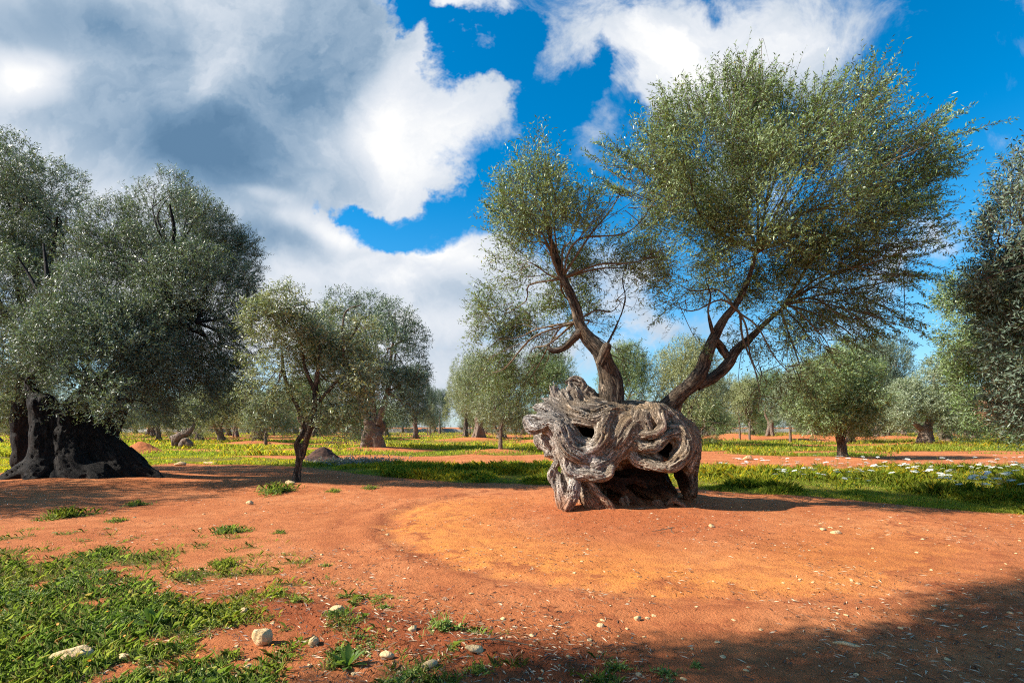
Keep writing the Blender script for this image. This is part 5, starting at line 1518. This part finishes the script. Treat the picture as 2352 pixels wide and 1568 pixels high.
def litter():
    rg = np.random.default_rng(501)
    PB = [stone_mesh('pebble', 60 + i, .02, .016, .009, 7) for i in range(5)]
    k = 0
    while k < 200:
        dx = rg.uniform(0, 2352); dy = 1125 + 440 * rg.random() ** 1.0
        x, y = gpt(dx, dy)
        w = turf(np.array([x]), np.array([y]))[0]
        if w > .8 or rg.random() > (.35 + .65 * fbm(np.array([x * .8]), np.array([y * .8]), np.array([1.]), 2)[0]):
            continue
        s_ = rg.uniform(.3, 1.15) * (1 if y < 7 else 1.4)
        o = link('pebble', PB[k % 5], None, (x, y, gz(x, y) + .003), label='small pale pebble lying loose on the bare red soil', category='pebble', group='pebbles on the red soil')
        o.scale = (s_, s_, s_); o.rotation_euler = (0, 0, rg.random() * 6)
        k += 1
    # straw, dry leaves, fallen olives and crumbs of soil: countless
    n = 34000
    u = rg.random(n); y = 3.0 * (16 / 3.0) ** u; x = (rg.random(n) * 2 - 1) * 1.1 * y
    dens = fbm(x * 1.1 + 4, y * 1.1, x * 0, 3)
    rr = np.hypot(x - 2.3, y - 10)
    s_ = (y - (4.55 - 0.42 * (x + 2.3)))
    ridge = np.exp(-(s_ / .8) ** 2) * (x > -3.5) * (x < 1)
    k = rg.random(n) < np.clip(sm(.40, .62, dens) * .55 + .7 * np.exp(-((rr - 1.6) / 1.0) ** 2) + ridge, 0, 1)
    x, y = x[k], y[k]; n = len(x)
    z = ground_z(x, y) + .006
    a = rg.random(n) * 6.283; L_ = rg.uniform(.01, .045, n); w = rg.uniform(.0015, .005, n)
    d = np.stack([np.cos(a), np.sin(a), rg.normal(size=n) * .15], 1); s = np.stack([-np.sin(a), np.cos(a), rg.normal(size=n) * .3], 1)
    P = np.stack([x, y, z], 1)
    V = np.stack([P - d * L_[:, None], P + s * w[:, None] + [0, 0, .004], P + d * L_[:, None], P - s * w[:, None]], 1).reshape(-1, 3)
    m, T, b, out = mat('dry_litter')
    tone = T.n('ShaderNodeAttribute', attribute_name='tone').outputs['Fac']
    T.l(T.ramp(tone, [(0, (.05, .03, .02)), (.4, (.16, .08, .045)), (.7, (.42, .28, .16)), (1, (.62, .50, .34))]), b.inputs['Base Color'])
    link('litter', np_mesh('litter', V, [np.arange(4 * n).reshape(-1, 4)], [m], False, None, {'tone': ('FACE', rg.random(n))}), kind='stuff', label='dry straw and fallen leaves strewn over the soil')
    # crumbs: little lumps of earth
    n = 15000
    u = rg.random(n); y = 2.9 * (15 / 2.9) ** u; x = (rg.random(n) * 2 - 1) * 1.1 * y
    rr = np.hypot(x - 2.4, y - 10)
    s_ = (y - (4.55 - 0.42 * (x + 2.3)))
    ridge = np.exp(-(s_ / .35) ** 2) * (x > -3.2) * (x < 1)
    k = rg.random(n) < np.clip(.25 * sm(.45, .65, fbm(x * .9, y * .9, x * 0 + 3, 3)) + .8 * np.exp(-((rr - 1.2) / .9) ** 2) + ridge, 0, 1)
    x, y = x[k], y[k]; n = len(x); z = ground_z(x, y)
    r = rg.uniform(.003, .013, n) * (1 + .4 * (y > 8))
    base = np.array([(1, 0, 0), (-.5, .87, 0), (-.5, -.87, 0), (.3, .1, .9)])
    V = (np.stack([x, y, z], 1)[:, None] + base[None] * r[:, None, None] * rg.uniform(.6, 1.3, (n, 4, 3)))
    Fq = np.arange(n)[:, None] * 4
    tri = np.concatenate([Fq + np.array([[0, 1, 3]]), Fq + np.array([[1, 2, 3]]), Fq + np.array([[2, 0, 3]])])
    link('soil_crumbs', np_mesh('soil_crumbs', V.reshape(-1, 3), [tri], [M_SOIL], False), kind='stuff', label='crumbs of red earth')
litter()

def heap(name, label, dx, dy, rx, ry, h, seed, mt):
    x, y = gpt(dx, dy)
    n = 60
    g = np.linspace(-1.3, 1.3, n); A, B = np.meshgrid(g, g, indexing='ij')
    r2 = A ** 2 + B ** 2
    Z = h * np.clip(np.exp(-r2 * 1.8) - .04, -.1, 1) * (1 + .5 * (fbm(A * 2.5 + seed, B * 2.5, A * 0, 3) - .5)) + .10 * h * (fbm(A * 14, B * 14, A * 0 + seed, 2) - .5) - .02
    Z = np.where(r2 > 1.5, -.1, Z)
    V = np.stack([A * rx, B * ry, Z], -1).reshape(-1, 3)
    i = np.arange(n - 1)[:, None] * n; j = np.arange(n - 1)[None]
    Q = np.stack([i + j, i + n + j, i + n + j + 1, i + j + 1], -1).reshape(-1, 4)
    return link(name, np_mesh(name, V, [Q], [mt], True, None, {'turf': ('POINT', np.zeros(len(V)))}), None, (x, y, gz(x, y)), label=label, category='heap')
heap('earth_heap', 'red-brown heap of soil on the path right of the huge trunk', 322, 1040, 1.5, 1.1, .65, 3, M_SOIL)
mdk, T, b, out = mat('ash_soil')
f, _ = T.noise(T.n('ShaderNodeNewGeometry').outputs['Position'], 6, 5, .7)
T.l(T.ramp(f, [(.35, (.035, .022, .018)), (.65, (.12, .06, .04))]), b.inputs['Base Color']); b.inputs['Roughness'].default_value = 1
heap('dark_earth_heap', 'dark burnt-looking heap of soil behind the slender forked olive', 742, 1056, .95, .8, .62, 5, mdk)

def brush_pile():
    rg = np.random.default_rng(601)
    x, y = gpt(822, 1066)
    n = 900
    C = np.stack([rg.normal(size=n) * .85, rg.normal(size=n) * .45, np.abs(rg.normal(size=n)) * .08 + .02], 1)
    d = rg.normal(size=(n, 3)) * np.array([1, 1, .3])
    V, Q, tone, TV, tq, tt = foliage_np(C, d, np.full(n, .3), 6, .11, .035, rg, 0, twig_r=.006)
    m = leaf_mat('pruned_leaves', (.10, .09, .09), (.20, .19, .18), (.36, .34, .31), (.40, .38, .36))
    nT = len(tq) + len(tt)
    me = np_mesh('brush_pile', np.vstack([V, TV]), [Q, tq, tt], [m, M_TWIG], False, np.concatenate([np.zeros(len(Q)), np.ones(nT)]), {'tone': ('FACE', np.concatenate([np.clip(tone, 0, .9), np.zeros(nT)]))})
    link('brush_pile', me, None, (x, y, gz(x, y)), label='low pile of grey pruned olive twigs beside the dark heap', category='brush pile')
brush_pile()

def fallen_branch(dx, dy, pts, lab):
    x, y = gpt(dx, dy)
    parts = [tube_np([(a, b_, c, r) for a, b_, c, r in q], 6, .04, .2, seed=i) for i, q in enumerate(pts)]
    link('fallen_branch', tubes_mesh('fallen_branch', parts, M_TWIG), None, (x, y, gz(x, y)), label=lab, category='branch')
fallen_branch(1540, 1222, [[(-.28, 0, .01, .004), (-.05, .0, .05, .006), (.03, 0, .07, .008), (.06, 0, .06, .006)], [(.03, 0, .07, .007), (-.01, -.06, .03, .005), (.02, -.12, .0, .004)]], 'small hooked dry branch on the soil below the hollow tree')
fallen_branch(1130, 1500, [[(-.25, .05, .02, .003), (0, .02, .04, .005), (.3, -.05, .02, .003)], [(0, .02, .04, .003), (.1, .1, .05, .002)]], 'thin pale fallen twig beside the flat white stone')

def stone_wall():
    rg = np.random.default_rng(701)
    m, T, b, out = mat('dry_stone')
    pos = T.n('ShaderNodeNewGeometry').outputs['Position']
    vo = T.n('ShaderNodeTexVoronoi'); vo.inputs['Scale'].default_value = 1.8; T.l(pos, vo.inputs['Vector'])
    f, _ = T.noise(pos, .4, 4, .6)
    T.l(T.mix(T.mapr(vo.outputs['Distance'], .3, .7, 0, .6), T.ramp(f, [(.3, (.22, .20, .17)), (.7, (.36, .33, .29))]), (.25, .22, .19)), b.inputs['Base Color'])
    xs = np.arange(-190, 190, 1.2)
    top = .95 + .35 * fbm(xs * .4, xs * 0, xs * 0, 2) + .08 * rg.normal(size=len(xs))
    yy = 150 + 3 * np.sin(xs * .03)
    rows = [np.stack([xs, yy - .6, 0 * xs - .2], 1), np.stack([xs, yy - .4, top], 1), np.stack([xs, yy + .4, top], 1), np.stack([xs, yy + .6, 0 * xs - .2], 1)]
    V = np.concatenate(rows); mm = len(xs); i = np.arange(3)[:, None] * mm; j = np.arange(mm - 1)[None]
    Q = np.stack([i + j, i + j + 1, i + mm + j + 1, i + mm + j], -1).reshape(-1, 4)
    link('stone_wall', np_mesh('stone_wall', V, [Q], [m], False), label='low pale dry-stone wall closing the far end of the grove', category='wall')
stone_wall()
